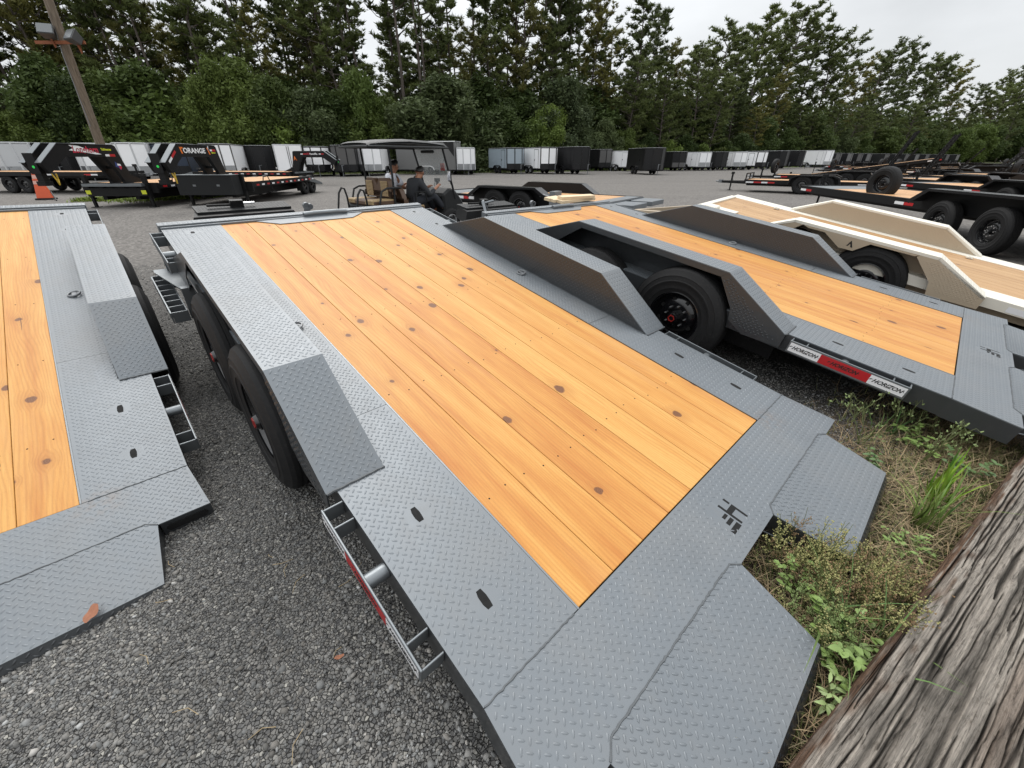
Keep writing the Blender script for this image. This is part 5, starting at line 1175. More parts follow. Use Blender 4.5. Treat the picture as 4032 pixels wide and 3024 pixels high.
def blades(P, hgt, wid, q, col, cvar=.3, bend=.5):
    n = len(P); a = q.uniform(0, 6.283, n); d = np.stack([np.cos(a), np.sin(a), np.zeros(n)], -1); s_ = np.stack([-np.sin(a), np.cos(a), np.zeros(n)], -1)
    h = hgt*q.uniform(.5, 1.2, n); b = bend*q.uniform(.1, 1, n); w_ = wid*q.uniform(.6, 1.2, n)
    lev = [(0, 1), (.45, .85), (.8, .5), (1.0, .05)]; V = []
    for t, ww in lev:
        c = P + d*(h*b*t*t)[:, None] + np.array([0, 0, 1])*(h*(t - .35*b*t*t))[:, None]; V += [c - s_*(w_*ww)[:, None], c + s_*(w_*ww)[:, None]]
    V = np.stack(V, 1); F = np.array([(0,1,3,2),(2,3,5,4),(4,5,7,6)])
    C = np.array(col)*(1 + q.normal(0, cvar, (n, 1)))*np.array([1, 1, 1]) + np.stack([q.normal(0, .012, n), np.zeros(n), np.zeros(n)], -1)
    C = np.clip(C, .004, 1)
    return V.reshape(-1, 3), (F[None] + (np.arange(n)*8)[:, None, None]).reshape(-1, 4), np.repeat(C, 8, 0)
q = np.random.default_rng(9); xs = q.uniform(-70, 120, 9000); ys = np.array([wood_edge(x) for x in xs]) - q.uniform(1, 8.6, 9000)
V, F, C = blades(np.stack([xs, ys, np.full(9000, .0)], -1), .28, .035, q, (.085, .12, .03))
o = npmesh('verge_tufts', V, F, 'grass_blade', kind='stuff', cols=C); tag(o, 'uneven green grass growing along the foot of the cargo trailer row', 'grass')
# ------------------------------------------------------------------ golf cart
def golf_cart():
    HD = Vector((.70, .714)); C0 = (-2.42, 9.65)
    root = thing('golf_cart', 'black golf cart with tan and brown rear-facing bench and a dark canopy', 'golf cart', None, None, (C0[0], C0[1], 0), math.atan2(HD.y, HD.x))
    mb = lambda: MB()
    # canopy
    rf = mb(); xs = [-.90, -.83, -.42, .0, .45, .86, .93]; zs = [1.735, 1.765, 1.80, 1.815, 1.80, 1.765, 1.73]; ys = [-.57, -.52, -.3, 0, .3, .52, .57]; dz = [-.035, 0, .015, .02, .015, 0, -.035]
    for k in (0, -.028):
        V = [(x, y, z+d+k) for x, z in zip(xs, zs) for y, d in zip(ys, dz)]
        rf.add(V, [(i*7+j, i*7+j+1, (i+1)*7+j+1, (i+1)*7+j) for i in range(6) for j in range(6)])
    ro = rf.build('canopy', 'cart_roof', root, smooth=40, fix=False)
    ed = mb(); ring = [(-.90, -.57, 1.69), (.93, -.57, 1.685), (.93, .57, 1.685), (-.90, .57, 1.69), (-.90, -.57, 1.69)]; ed.tube(ring, .022, 6); ed.build('canopy_rim', 'cart_roof', ro)
    for y in (-.54, .54):
        mb().tube([(-.46, y, .62), (-.45, y, 1.2), (-.47, y, 1.72)], .022, 8).build('rear_post', 'plastic_dark', root, smooth=50)
        mb().tube([(1.08, y, .70), (1.02, y, .95), (.80, y, 1.74)], .022, 8).build('front_post', 'plastic_dark', root, smooth=50)
    ws = mb(); ws.add([(1.03, -.52, .92), (1.03, .52, .92), (.815, .52, 1.70), (.815, -.52, 1.70), (1.036, -.52, .92), (1.036, .52, .92), (.821, .52, 1.70), (.821, -.52, 1.70)], [(0,1,2,3),(4,5,6,7),(0,1,5,4),(1,2,6,5),(2,3,7,6),(3,0,4,7)])
    wo = ws.build('windshield', 'glass', root); mb().box(.925, .932, -.42, -.28, 1.26, 1.40).build('sticker', 'red_cap', wo)
    # body
    mb().prism([(-.95, .32), (-.95, .66), (-.30, .70), (-.28, .32)], -.56, .56, 'y').build('rear_body', 'plastic_dark', root, bev=.03)
    mb().box(-.30, 1.05, -.56, .56, .28, .34).build('floor_pan', 'plastic_dark', root)
    mb().prism([(.78, .34), (.74, .80), (.95, .93), (1.12, .86), (1.32, .62), (1.36, .36)], -.54, .54, 'y').build('front_cowl', 'plastic_dark', root, bev=.04)
    mb().box(-.28, .24, -.54, .54, .34, .51).build('seat_base', 'plastic_dark', root, bev=.02)
    for hx in (-.78, .92):
        for sg in (1, -1):
            ty, ri, hw = wheel_meshes(.26, .2, .13, 0); T = Matrix.Translation((hx, sg*.5, .26)) @ (Matrix.Identity(4) if sg < 0 else Matrix.Rotation(math.pi, 4, 'Z'))
            for q_ in (ty, ri): q_.v = [tuple(T @ Vector(v_)) for v_ in q_.v]
            w_ = ty.build('wheel', 'rubber', root, smooth=30); ri.build('rim', 'steel', w_, smooth=30)
    # seats: cushions with tan ribbed panels on brown
    def bench(x0, x1, xb, zb, face, nm, dz=0):
        mb = lambda: MB(Matrix.Translation((0, 0, dz)))
        st = mb().box(min(x0, x1), max(x0, x1), -.53, .53, .66, .77).build(nm + '_seat', 'seat_brown', root, bev=.03)
        for ya, yb in ((-.50, -.25), (.25, .50), (-.12, .12)) if False else ((-.52, -.20), (.20, .52)): mb().box(min(x0, x1)-.004, max(x0, x1)+.004, ya, yb, .675, .776).build('tan_panel', 'seat_tan', st, bev=.02)
        top = []
        for y in np.linspace(-.54, .54, 25):
            a = abs(y); z = zb - .10*max(0, 1 - a/.10)*1.0 if a < .10 else zb + .0
            if a > .36: z = zb - .30*((a-.36)/.18)**2
            top.append((y, z - (.03*(1-min(1, a/.1)))))
        poly = [(-.47, .80)] + [(-.54, .9)] + top + [(.54, .9), (.47, .80)]
        bk = mb(); bk.prism(poly, xb, xb+face*.11, 'x'); bo = bk.build(nm + '_back', 'seat_brown', root, bev=.03, smooth=40)
        for sg in (1, -1):
            pn = mb(); nrib = 11
            for r_ in range(nrib):
                z0 = .82 + (zb-.05-.82)*r_/nrib; z1 = .82 + (zb-.05-.82)*(r_+1)/nrib - .005
                ya, yb = sorted((sg*.16, sg*.42)); xf = xb + face*.112
                pn.box(min(xf, xf+face*.016), max(xf, xf+face*.016), ya, yb, z0, z1)
            pn.build('tan_panel', 'seat_tan', bo, bev=.004, kind='stuff')
        return bo
    bench(-.42, -.94, -.40, 1.15, -1, 'rear'); bench(-.20, .26, -.26, 1.12, 1, 'front', -.15)
    for sg in (1, -1):
        mb().tube([(-.30, sg*.57, .98), (-.62, sg*.57, .98), (-.74, sg*.57, .93), (-.82, sg*.57, .70)], .02, 8).build('arm_rest', 'plastic_dark', root, smooth=50)
        mb().tube([(.02, sg*.57, .70), (.04, sg*.57, .88), (.26, sg*.57, .88), (.30, sg*.57, .70)], .018, 8).build('hip_rail', 'plastic_dark', root, smooth=50)
        mb().tube([(-.99, sg*.40, .28), (-1.0, sg*.40, .80), (-1.03, sg*.40, .95), (-1.09, sg*.40, .97), (-1.16, sg*.40, .88), (-1.24, sg*.40, .55), (-1.26, sg*.40, .30)], .02, 8).build('grab_rail', 'plastic_dark', root, smooth=50)
        mr = mb(); mr.box(.90, .93, sg*.60-.06, sg*.60+.06, 1.05, 1.27); mo = mr.build('side_mirror', 'plastic_dark', root, bev=.015); mb().box(.893, .899, sg*.60-.05, sg*.60+.05, 1.065, 1.255).build('mirror_glass', 'mirror', mo)
        mb().tube([(.98, sg*.54, 1.0), (.92, sg*.60, 1.05)], .01, 6).build('mirror_arm', 'plastic_dark', root)
    mb().box(-1.28, -.96, -.46, .46, .26, .31).build('foot_platform', 'plastic_dark', root, bev=.01)
    st = mb(); st.tube([(.62+.02*math.sin(a)+.10*math.cos(a)*.35, .28+.17*math.sin(a), .98+.17*math.cos(a)) for a in np.linspace(0, 6.283, 20)], .014, 6); st.cyl((.64, .28, .97), (.86, .28, .80), .018, n=8); st.build('steering_wheel', 'plastic_dark', root)
    mb().box(-.96, -.94, -.45, -.33, .42, .60).build('marker', 'tape_white', root); mb().cyl((-1.02, -.46, .60), (-.85, -.62, .62), .04, n=8).build('ball_washer', 'plastic_dark', root)
    mb().tube([(.815, -.2, 1.62), (.80, .2, 1.62)], .03, 8).build('rear_view_mirror', 'plastic_dark', root)
    return root
cart = golf_cart()

# ------------------------------------------------------------------ people
def skinned(name, pts, edges, rad, mat, parent, sub=2):
    me = bpy.data.meshes.new(name); me.from_pydata(pts, edges, []); o = bpy.data.objects.new(name, me); COL.objects.link(o)
    md = o.modifiers.new('skin', 'SKIN'); md.use_smooth_shade = True
    for i, r_ in enumerate(rad): sv = me.skin_vertices[0].data[i]; sv.radius = (r_, r_) if not isinstance(r_, tuple) else r_; sv.use_root = (i == 0)
    sb = o.modifiers.new('sub', 'SUBSURF'); sb.levels = sb.render_levels = sub
    m2 = bpy.data.meshes.new_from_object(o.evaluated_get(bpy.context.evaluated_depsgraph_get())); bpy.data.objects.remove(o); bpy.data.meshes.remove(me)
    m2.materials.clear(); m2.name = name
    return link(name, m2, mat, parent, True)
def person(label, J, shirt, trousers, hairlen, phone=False):
    """J: joints in cart coordinates; body is one skinned surface, clothes and hair are children"""
    root_m = cart.matrix_world if False else Matrix.Translation(cart.location) @ Matrix.Rotation(cart.rotation_euler.z, 4, 'Z')
    P = []; E = []; Rr = []
    def add(p, r_, par=None):
        P.append(tuple(p)); Rr.append(r_)
        if par is not None: E.append((par, len(P)-1))
        return len(P)-1
    V = lambda k: Vector(J[k])
    pel = add(V('hip'), .09); sp_ = add(V('spine'), .08, pel); ch = add(V('chest'), .09, sp_); nk = add(V('neck'), .052, ch)
    f = (V('face') - V('head')).normalized(); u = (V('head') - V('neck')).normalized(); s_ = f.cross(u).normalized()
    jaw = add(V('head') - u*.055 + f*.02, .062, nk); hd = add(V('head') + f*.005, .088, jaw); tp = add(V('head') + u*.06 - f*.012, .074, hd)
    add(V('head') + f*.098 - u*.028, .013, jaw)                           # nose
    for sg in (1, -1): add(V('head') + s_*.088*sg - u*.01 - f*.01, .018, hd)   # ears
    wr = {}
    for sg, k in ((1, 'l'), (-1, 'r')):
        sh = add(V('sho_'+k), .042, ch); el = add(V('elb_'+k), .038, sh); wi = add(V('wri_'+k), .029, el); dh = (V('wri_'+k)-V('elb_'+k)).normalized()
        pm = add(V('wri_'+k) + dh*.075, .034, wi); base = V('wri_'+k) + dh*.09; side_ = dh.cross(Vector((0, 0, 1))).normalized(); dn = Vector((0, 0, -1))
        for j in range(4):
            L = (.072, .082, .076, .058)[j]; o_ = base + side_*((j-1.5)*.019); a1 = add(o_ + dh*L*.5, .0088, pm); add(o_ + dh*L*.85 + dn*L*.45, .0075, a1)
        th = add(V('wri_'+k) + dh*.05 + side_*(-.034)*sg, .011, wi); add(V('wri_'+k) + dh*.085 + side_*(-.05)*sg, .009, th)
        hp = add(V('hip_'+k), .085, pel); kn = add(V('kne_'+k), .058, hp); an = add(V('ank_'+k), .042, kn); add(V('toe_'+k), .036, an)
    body = skinned('person', P, E, Rr, 'skin', None); body.matrix_world = root_m
    tag(body, label, 'person')
    def cloth(nm, chains, mat):
        P2 = []; E2 = []; R2 = []; ix = {}
        for ch_ in chains:
            prev = None
            for key, p, r_ in ch_:
                if key not in ix: ix[key] = len(P2); P2.append(tuple(p)); R2.append(r_)
                if prev is not None and (prev, ix[key]) not in E2: E2.append((prev, ix[key]))
                prev = ix[key]
        return skinned(nm, P2, E2, R2, mat, body)
    ch_ = [[('hip', V('hip'), .150), ('sp', V('spine'), .140), ('ch', V('chest'), .150), ('nk', V('neck')-u*.03, .066)]]
    for k in 'lr':
        mid = V('sho_'+k)*.25 + V('elb_'+k)*.75 if shirt == 'shirt_white' else V('elb_'+k)*.3 + V('wri_'+k)*.7
        c2 = [('ch', V('chest'), .15), ('sh'+k, V('sho_'+k), .088)]
        if shirt != 'shirt_white': c2.append(('el'+k, V('elb_'+k), .060))
        c2.append(('cu'+k, mid, .062 if shirt == 'shirt_white' else .042)); ch_.append(c2)
    cloth('shirt', ch_, shirt)
    ch_ = []
    for k in 'lr': ch_.append([('hip', V('hip'), .15), ('h'+k, V('hip_'+k), .10), ('k'+k, V('kne_'+k), .080), ('a'+k, V('ank_'+k)*.92 + V('kne_'+k)*.08, .062)])
    cloth('trousers', ch_, trousers)
    for k in 'lr':
        d = (V('toe_'+k) - V('ank_'+k)); sh = skinned('shoe', [tuple(V('ank_'+k) - Vector((.04, 0, .03))), tuple(V('ank_'+k) + d*.6 - Vector((0, 0, .02))), tuple(V('toe_'+k) + d*.35)], [(0, 1), (1, 2)], [.048, .050, .040], 'shoe', body)
    # hair: upper back of the head
    bm = bmesh.new(); bmesh.ops.create_icosphere(bm, subdivisions=3, radius=1)
    rm = [v_ for v_ in bm.verts if (v_.co.x > .50 and v_.co.z < .55) or v_.co.z < -.42 or (v_.co.x > .15 and v_.co.z < .12)]
    bmesh.ops.delete(bm, geom=rm, context='VERTS')
    Hm = Matrix((f, s_, u)).transposed().to_4x4(); Hm.translation = V('head') + u*.022 - f*.010
    for v_ in bm.verts:
        j_ = 1 + random.uniform(-.03, .05); v_.co = Hm @ Vector((v_.co.x*.103*j_, v_.co.y*.092*j_, v_.co.z*.108*j_*(1.04 if hairlen and v_.co.z > .4 else 1)))
    bmesh.ops.solidify(bm, geom=bm.faces[:], thickness=.012); me = bpy.data.meshes.new('hair'); bm.to_mesh(me); bm.free(); link('hair', me, 'hair', body, True)
    for sg in (1, -1):
        e = MB(); c = V('head') + f*.083 + s_*.032*sg - u*.002; e.cyl(c, c + f*.006, .009, .006, 8); e.build('eye', 'ink', body); b_ = MB(); c2 = c + u*.02; b_.tube([c2 - s_*.018, c2 + s_*.018], .005, 5); b_.build('eyebrow', 'hair', body)
    m_ = MB(); c = V('head') + f*.082 - u*.062; m_.tube([c - s_*.022, c + s_*.022], .005, 5); m_.build('mouth', 'red_cap' if False else 'seat_brown', body)
    return body, root_m
yA = .27
A = dict(hip=(0.040, yA, 0.710), spine=(-0.020, yA, 0.890), chest=(0.010, yA, 1.070), neck=(0.060, yA, 1.230), head=(0.110, yA, 1.350), face=(0.260, yA-.03, 1.310),
         sho_l=(0.020, yA+.18, 1.140), elb_l=(0.140, yA+.22, 0.910), wri_l=(0.340, yA+.08, 0.980), sho_r=(0.020, yA-.18, 1.140), elb_r=(0.160, yA-.23, 0.920), wri_r=(0.340, yA-.10, 0.990),
         hip_l=(0.080, yA+.10, 0.700), kne_l=(0.480, yA+.13, 0.690), ank_l=(0.560, yA+.13, 0.430), toe_l=(0.700, yA+.13, 0.385), hip_r=(0.080, yA-.10, 0.700), kne_r=(0.480, yA-.10, 0.690), ank_r=(0.580, yA-.10, 0.430), toe_r=(0.720, yA-.10, 0.385))
pa, rm_ = person('person with black hair and white shirt in the golf cart looking at a phone', A, 'shirt_white', 'denim_dark', True)
ph = MB(); ph.box(-.004, .004, -.036, .036, -.07, .07); po = ph.build('phone', 'phone', None, bev=.003)
po.matrix_world = rm_ @ Matrix.Translation((.49, yA-.01, 1.01)) @ Matrix.Rotation(R(-35), 4, 'Y'); tag(po, 'black phone held by the person in the white shirt', 'phone')
yB = -.29
B = dict(hip=(0.100, yB, 0.690), spine=(0.120, yB-.02, 0.850), chest=(0.210, yB-.02, 1.000), neck=(0.300, yB-.01, 1.130), head=(0.365, yB, 1.240), face=(0.520, yB+.01, 1.210),
         sho_l=(0.220, yB+.17, 1.050), elb_l=(0.420, yB+.24, 0.850), wri_l=(0.620, yB+.16, 0.930), sho_r=(0.220, yB-.19, 1.050), elb_r=(0.380, yB-.27, 0.810), wri_r=(0.660, yB-.16, 0.950),
         hip_l=(0.140, yB+.10, 0.680), kne_l=(0.550, yB+.10, 0.760), ank_l=(0.760, yB+.10, 0.460), toe_l=(0.900, yB+.10, 0.400), hip_r=(0.140, yB-.11, 0.680), kne_r=(0.570, yB-.15, 0.790), ank_r=(0.820, yB-.17, 0.500), toe_r=(0.970, yB-.18, 0.460))
person('person in dark shirt and trousers leaning forward in the golf cart, hand raised', B, 'shirt_dark', 'denim_dark', False)
# ------------------------------------------------------------------ weathered timber edging
def vnoise(u, v, seed):
    q = np.random.default_rng(seed); G = q.random((257, 257)); i, j = np.floor(u).astype(int), np.floor(v).astype(int); a, b = u-i, v-j; a, b = a*a*(3-2*a), b*b*(3-2*b)
    g = lambda x, y: G[x % 257, y % 257]
    return (g(i, j)*(1-a)+g(i+1, j)*a)*(1-b) + (g(i, j+1)*(1-a)+g(i+1, j+1)*a)*b
s = Nodes('old_timber'); v = s.obj(); tn = s.n('ShaderNodeVertexColor', layer_name='tint').outputs[0]
fn = s.noise(s.map(v, (9, 210, 9)), 1, 6, .75, .8); f2 = s.noise(v, 190, 3); f3 = s.noise(s.map(v, (22, 75, 20)), 1, 5, .75)
fib = s.ramp(fn, [(.36, (.35, .34, .33)), (.46, (.85, .84, .82)), (.60, (1.05, 1.03, 1.0)), (.72, (1.35, 1.33, 1.28))])
c = s.mix(1.0, tn, fib, 'MULTIPLY')
c = s.mix(s.math('MULTIPLY', s.math('SUBTRACT', f3, .52, clamp=True), 5, clamp=True), c, s.mix(1.0, c, (.42, .40, .38), 'MULTIPLY'))
s.out(color=s.mix(s.math('MULTIPLY', s.math('SUBTRACT', f2, .55, clamp=True), .5, clamp=True), c, (.26, .25, .225)), rough=.9, spec=.2); s.bump(fn, 1.0, .010)
def timber(p0, p1, width, h, label, seed, ext0=.35, ext1=.5):
    d = (p1-p0); L = d.length; d.normalize(); n = Vector((d.y, -d.x, 0)); o0 = p0 - d*ext0; L += ext0 + ext1
    root = tag(bpy.data.objects.new('timber', None), label, 'timber') if False else None
    nu, nv = 520, 400; us = np.linspace(0, L, nu); prof = np.linspace(0, 1, nv)
    # cross-section: front face, rounded edge, top, back
    fh = h; tot = fh + width + .1; sarc = prof*tot
    Yc = np.where(sarc < fh, -.010*np.sin(sarc/fh*3.14), np.minimum(sarc-fh, width)); Zc = np.where(sarc < fh, sarc, np.where(sarc < fh+width, fh, fh-(sarc-fh-width)))
    rnd = .03; e = np.abs(sarc-fh); k = np.clip(1-e/rnd, 0, 1)**2; Zc = Zc - k*.010; Yc = Yc + k*.010
    U, S = np.meshgrid(us, sarc, indexing='ij')
    dr = vnoise(U*.9, S*1.5, seed)*.03 + vnoise(U*3.5, S*6, seed+1)*.006
    r1 = np.abs(vnoise(U*.55, (S+dr)*19, seed+2) - .5)*2; r2 = np.abs(vnoise(U*1.6, (S+dr)*75, seed+3) - .5)*2; r3 = vnoise(U*4.2, (S+dr)*190, seed+4)
    patch = np.clip((vnoise(U*1.3, S*5, seed+5)-.30)*3, 0, 1)
    crack = np.clip(1-r1/.10, 0, 1)*np.clip((vnoise(U*.8, S*9, seed+6)-.35)*4, 0, 1); crk2 = np.clip(1-r2/.22, 0, 1)*patch
    depth = crack*.030 + crk2*.012 + r3*.0045 + vnoise(U*4, S*10, seed+7)*.006
    on = np.clip(1-np.abs(S-fh)/.0, 0, 1) if False else 1
    top = np.clip((S-fh)/.07 + .3, 0, 1)
    gy = vnoise(U*3.4, (S+dr)*150, seed+8)*.6 + vnoise(U*2, (S+dr)*60, seed+12)*.4; gl = vnoise(U*14, (S+dr)*70, seed+9)
    fib = np.floor((S+dr)*300).astype(int); rq = np.random.default_rng(seed+20); jit_ = rq.random(4096)*9; sg_ = np.floor(U*1.7 + jit_[fib % 4096]).astype(int); tab = rq.random((1024, 64)); tone = tab[fib % 1024, sg_ % 64]
    tone = .65*tone + .35*gy
    for c_ in range(240):
        v0 = rq.uniform(fh*.3, fh+width); u0 = rq.uniform(0, L); ln = rq.uniform(.20, 1.2)*rq.uniform(.5, 1.2); wd = rq.uniform(.0020, .0048)*(2.4 if c_ < 26 else 1); dp = rq.uniform(.4, 1.0)
        i0, i1 = np.searchsorted(us, (u0, u0+ln)); 
        if i1-i0 < 4: continue
        t_ = (us[i0:i1]-u0)/ln; vc = v0 + .004*np.sin(us[i0:i1]*rq.uniform(3, 6)+rq.uniform(0, 6)) + .0012*np.sin(us[i0:i1]*31+c_)
        hw_ = wd*np.sin(t_*3.14159)**.6; mk = np.clip(1.25-np.abs(S[i0:i1]-vc[:, None])/np.maximum(hw_[:, None], 1e-4), 0, 1)*dp
        crack[i0:i1] = np.maximum(crack[i0:i1], mk)
    depth = crack*.026 + crk2*.004 + tone*.0022 + vnoise(U*4, S*10, seed+7)*.006
    base = .20 + .24*np.clip(tone-.10, 0, 1)*(.65+.45*gl); col = np.stack([base*1.05, base*.95, base*.84], -1)
    br = (.5+.8*gy[..., None])*np.array([.150, .092, .062]); w_ = np.clip(1-(S-fh+.02+ .03*(gl-.5)*3 + .05*(vnoise(U*2, S*3, seed+14)-.5))/.05, 0, 1)[..., None]; wp = np.clip((vnoise(U*.9, S*9, seed+10)-.72)*5, 0, 1)[..., None]*.45
    col = col*(1-np.maximum(w_, wp)) + br*np.maximum(w_, wp); col *= (1 - .80*np.clip(crack+.55*crk2, 0, 1))[..., None]
    Y = Yc[None] + np.where(S < fh, depth, 0); Z = Zc[None] - np.where(S < fh, 0, depth)
    X3 = o0.x + d.x*U + n.x*Y; Y3 = o0.y + d.y*U + n.y*Y; Z3 = Z - .05
    ix = np.arange(nu*nv).reshape(nu, nv); F = np.stack([ix[:-1, :-1], ix[1:, :-1], ix[1:, 1:], ix[:-1, 1:]], -1).reshape(-1, 4)
    # local frame so that grain runs along x
    me_o = npmesh('timber', np.stack([U - L/2, -Y, Z], -1).reshape(-1, 3), F[:, ::-1], 'old_timber', cols=np.clip(col, .005, 1).reshape(-1, 3), smooth=True)
    mw = Matrix((d, -n, Vector((0, 0, 1)))).transposed().to_4x4(); mw.translation = o0 + d*L/2 + Vector((0, 0, -.05)); me_o.matrix_world = mw
    return tag(me_o, label, 'timber')
e0, e1 = at(3120, 3024, .13), at(4032, 1800, .13); e0.z = e1.z = 0
timber(e0, e1, .62, .17, 'heavy weathered timber beam with deep cracks edging the lot behind the grey trailer', 31)
dd_ = (e1-e0).normalized(); nn_ = Vector((dd_.y, -dd_.x, 0))
# bank of soil behind the timber
sb_ = MB(); a_, b_ = e0 - dd_*1.2 + nn_*.62, e1 + dd_*3 + nn_*.62
sb_.add([(a_.x, a_.y, .10), (b_.x, b_.y, .10), (b_.x+nn_.x*4, b_.y+nn_.y*4, .16), (a_.x+nn_.x*4, a_.y+nn_.y*4, .16)], [(0, 1, 2, 3)])
s = Nodes('soil'); v = s.obj(); n = s.noise(v, 25, 5); s.out(color=s.ramp(n, [(.3, (.04, .03, .022)), (.7, (.13, .10, .07))]), rough=.95); s.bump(n, .8, .02)
o = sb_.build('bank', 'soil', fix=False); o['kind'] = 'structure'

# ------------------------------------------------------------------ weeds in front of the timber
paint('leaf_weed', (.15, .225, .055), .5, 0, .3, .05, 30); paint('leaf_pale', (.22, .29, .11), .5, 0, .25, .05, 30); paint('leaf_deep', (.07, .125, .035), .5, 0, .3, .05, 30)
paint('seed_head', (.38, .36, .15), .8, 0, .35, .0, 40); paint('seed_rust', (.26, .17, .09), .8, 0, .35, .0, 40); paint('stem_green', (.11, .13, .045), .6, 0, .25, .05, 30); paint('straw', (.30, .23, .13), .8, 0, .3, .05, 30)
paint('dry_leaf', (.26, .105, .055), .7, 0, .2, .1, 40, .3)
def G(px, py): p = at(px, py, 0); p.z = float(zg(np.float64(p.x), np.float64(p.y))); return p
def gblades(P, n, r_, hgt, wid, q, bend):
    a = q.uniform(0, 6.283, n); rr = r_*np.sqrt(q.random(n)); Q = np.stack([P.x + rr*np.cos(a), P.y + rr*np.sin(a), np.full(n, P.z-.01)], -1)
    return Q
def tuft(px, py, n, r_, hgt, wid, col, label, seed, bend=.8, group='weeds along the timber edging'):
    q = np.random.default_rng(seed); P = G(px, py); V, F, C = blades(gblades(P, n, r_, hgt, wid, q, bend) - np.array([P.x, P.y, P.z]), hgt, wid, q, col, .25, bend)
    o = npmesh('grass_tuft', V, F, 'grass_blade', cols=C); o.location = P; return tag(o, label, 'grass', group)
tuft(3640, 2060, 46, .05, .34, .005, (.15, .21, .055), 'tall bright green grass tuft beside the timber, blades arching outwards', 1, .75)
tuft(3690, 1960, 30, .05, .30, .007, (.15, .26, .03), 'upright bright grass tuft growing close against the timber', 2, .4)
tuft(3330, 2520, 26, .12, .30, .004, (.10, .16, .05), 'thin grey-green grass between the two ramp tails', 3, 1.0)
tuft(3480, 1690, 22, .08, .22, .004, (.09, .15, .045), 'sparse grass sprouting behind the ramp tail near the taped rail', 4, .9)
def leaf_fan(mb_, P, d, L, W, fold=.15, curl=.2):
    d = Vector(d).normalized(); s_ = d.cross(Vector((0, 0, 1)));  s_ = s_.normalized() if s_.length > 1e-3 else Vector((1, 0, 0)); u = s_.cross(d)
    pts = []
    for t, w_ in ((0, .05), (.25, .8), (.5, 1), (.78, .65), (1, .02)):
        c = Vector(P) + d*L*t - Vector((0, 0, 1))*curl*L*t*t; pts.append((c - s_*W*w_*.5 + u*W*fold*w_, c, c + s_*W*w_*.5 + u*W*fold*w_))
    vs = [p for r_ in pts for p in r_]; mb_.add(vs, [(i*3+j, i*3+j+1, i*3+j+4, i*3+j+3) for i in range(4) for j in range(2)])
def leafy(px, py, n, spread, hgt, L, W, mat, label, seed, name='leafy_weed'):
    q = random.Random(seed); P = G(px, py); root = thing(name, label, 'weed', None, 'weeds along the timber edging', P)
    sm = MB(); lm = MB()
    for k in range(n):
        a = q.uniform(0, 6.28); rr = spread*q.uniform(.15, 1); h_ = hgt*q.uniform(.5, 1.1); e = Vector((math.cos(a)*rr, math.sin(a)*rr, h_)); pts = [Vector((e.x*t, e.y*t, e.z*math.sin(t*1.6)/1.0)) for t in (0, .35, .7, 1)]
        sm.tube(pts, [.003, .0025, .002, .0012], 4, False)
        for j in range(6):
            t = q.uniform(.25, 1); b = Vector((e.x*t, e.y*t, e.z*math.sin(t*1.6))); a2 = a + q.uniform(-1.8, 1.8); leaf_fan(lm, b, (math.cos(a2), math.sin(a2), q.uniform(.0, .7)), L*q.uniform(.6, 1.15), W*q.uniform(.7, 1.1), .12, q.uniform(.1, .5))
    sm.build('stems', 'stem_green', root, fix=False); lm.build('leaves', mat, root, fix=False, smooth=True, kind='stuff'); return root
leafy(3290, 2560, 14, .13, .16, .038, .026, 'leaf_weed', 'green leafy weed pushing out beside the near ramp tail', 5)
leafy(3330, 2660, 14, .12, .10, .030, .022, 'leaf_weed', 'low leafy vine with broad leaves against the timber foot', 6)
leafy(3260, 2770, 11, .10, .13, .045, .013, 'leaf_pale', 'pale narrow-leaved weed between ramp lip and timber', 7)
leafy(3480, 2480, 10, .20, .06, .034, .026, 'leaf_weed', 'vine trailing over the edge of the timber', 8)
leafy(3560, 2150, 14, .18, .10, .028, .016, 'leaf_weed', 'dark leafy weed at the foot of the tall bright grass', 9)
leafy(3420, 1830, 12, .16, .10, .032, .024, 'leaf_deep', 'dark leafy weed beside the far ramp tail', 10)
leafy(3620, 1740, 12, .18, .12, .036, .030, 'leaf_weed', 'round-leaved weed in the shade of the taped trailer tail', 11)
leafy(3790, 1850, 12, .16, .10, .036, .026, 'leaf_deep', 'leafy weed where the timber meets the taped trailer tail', 12)
leafy(3130, 2330, 10, .10, .16, .03, .018, 'leaf_weed', 'leafy weed in the notch between the ramp tails', 13)
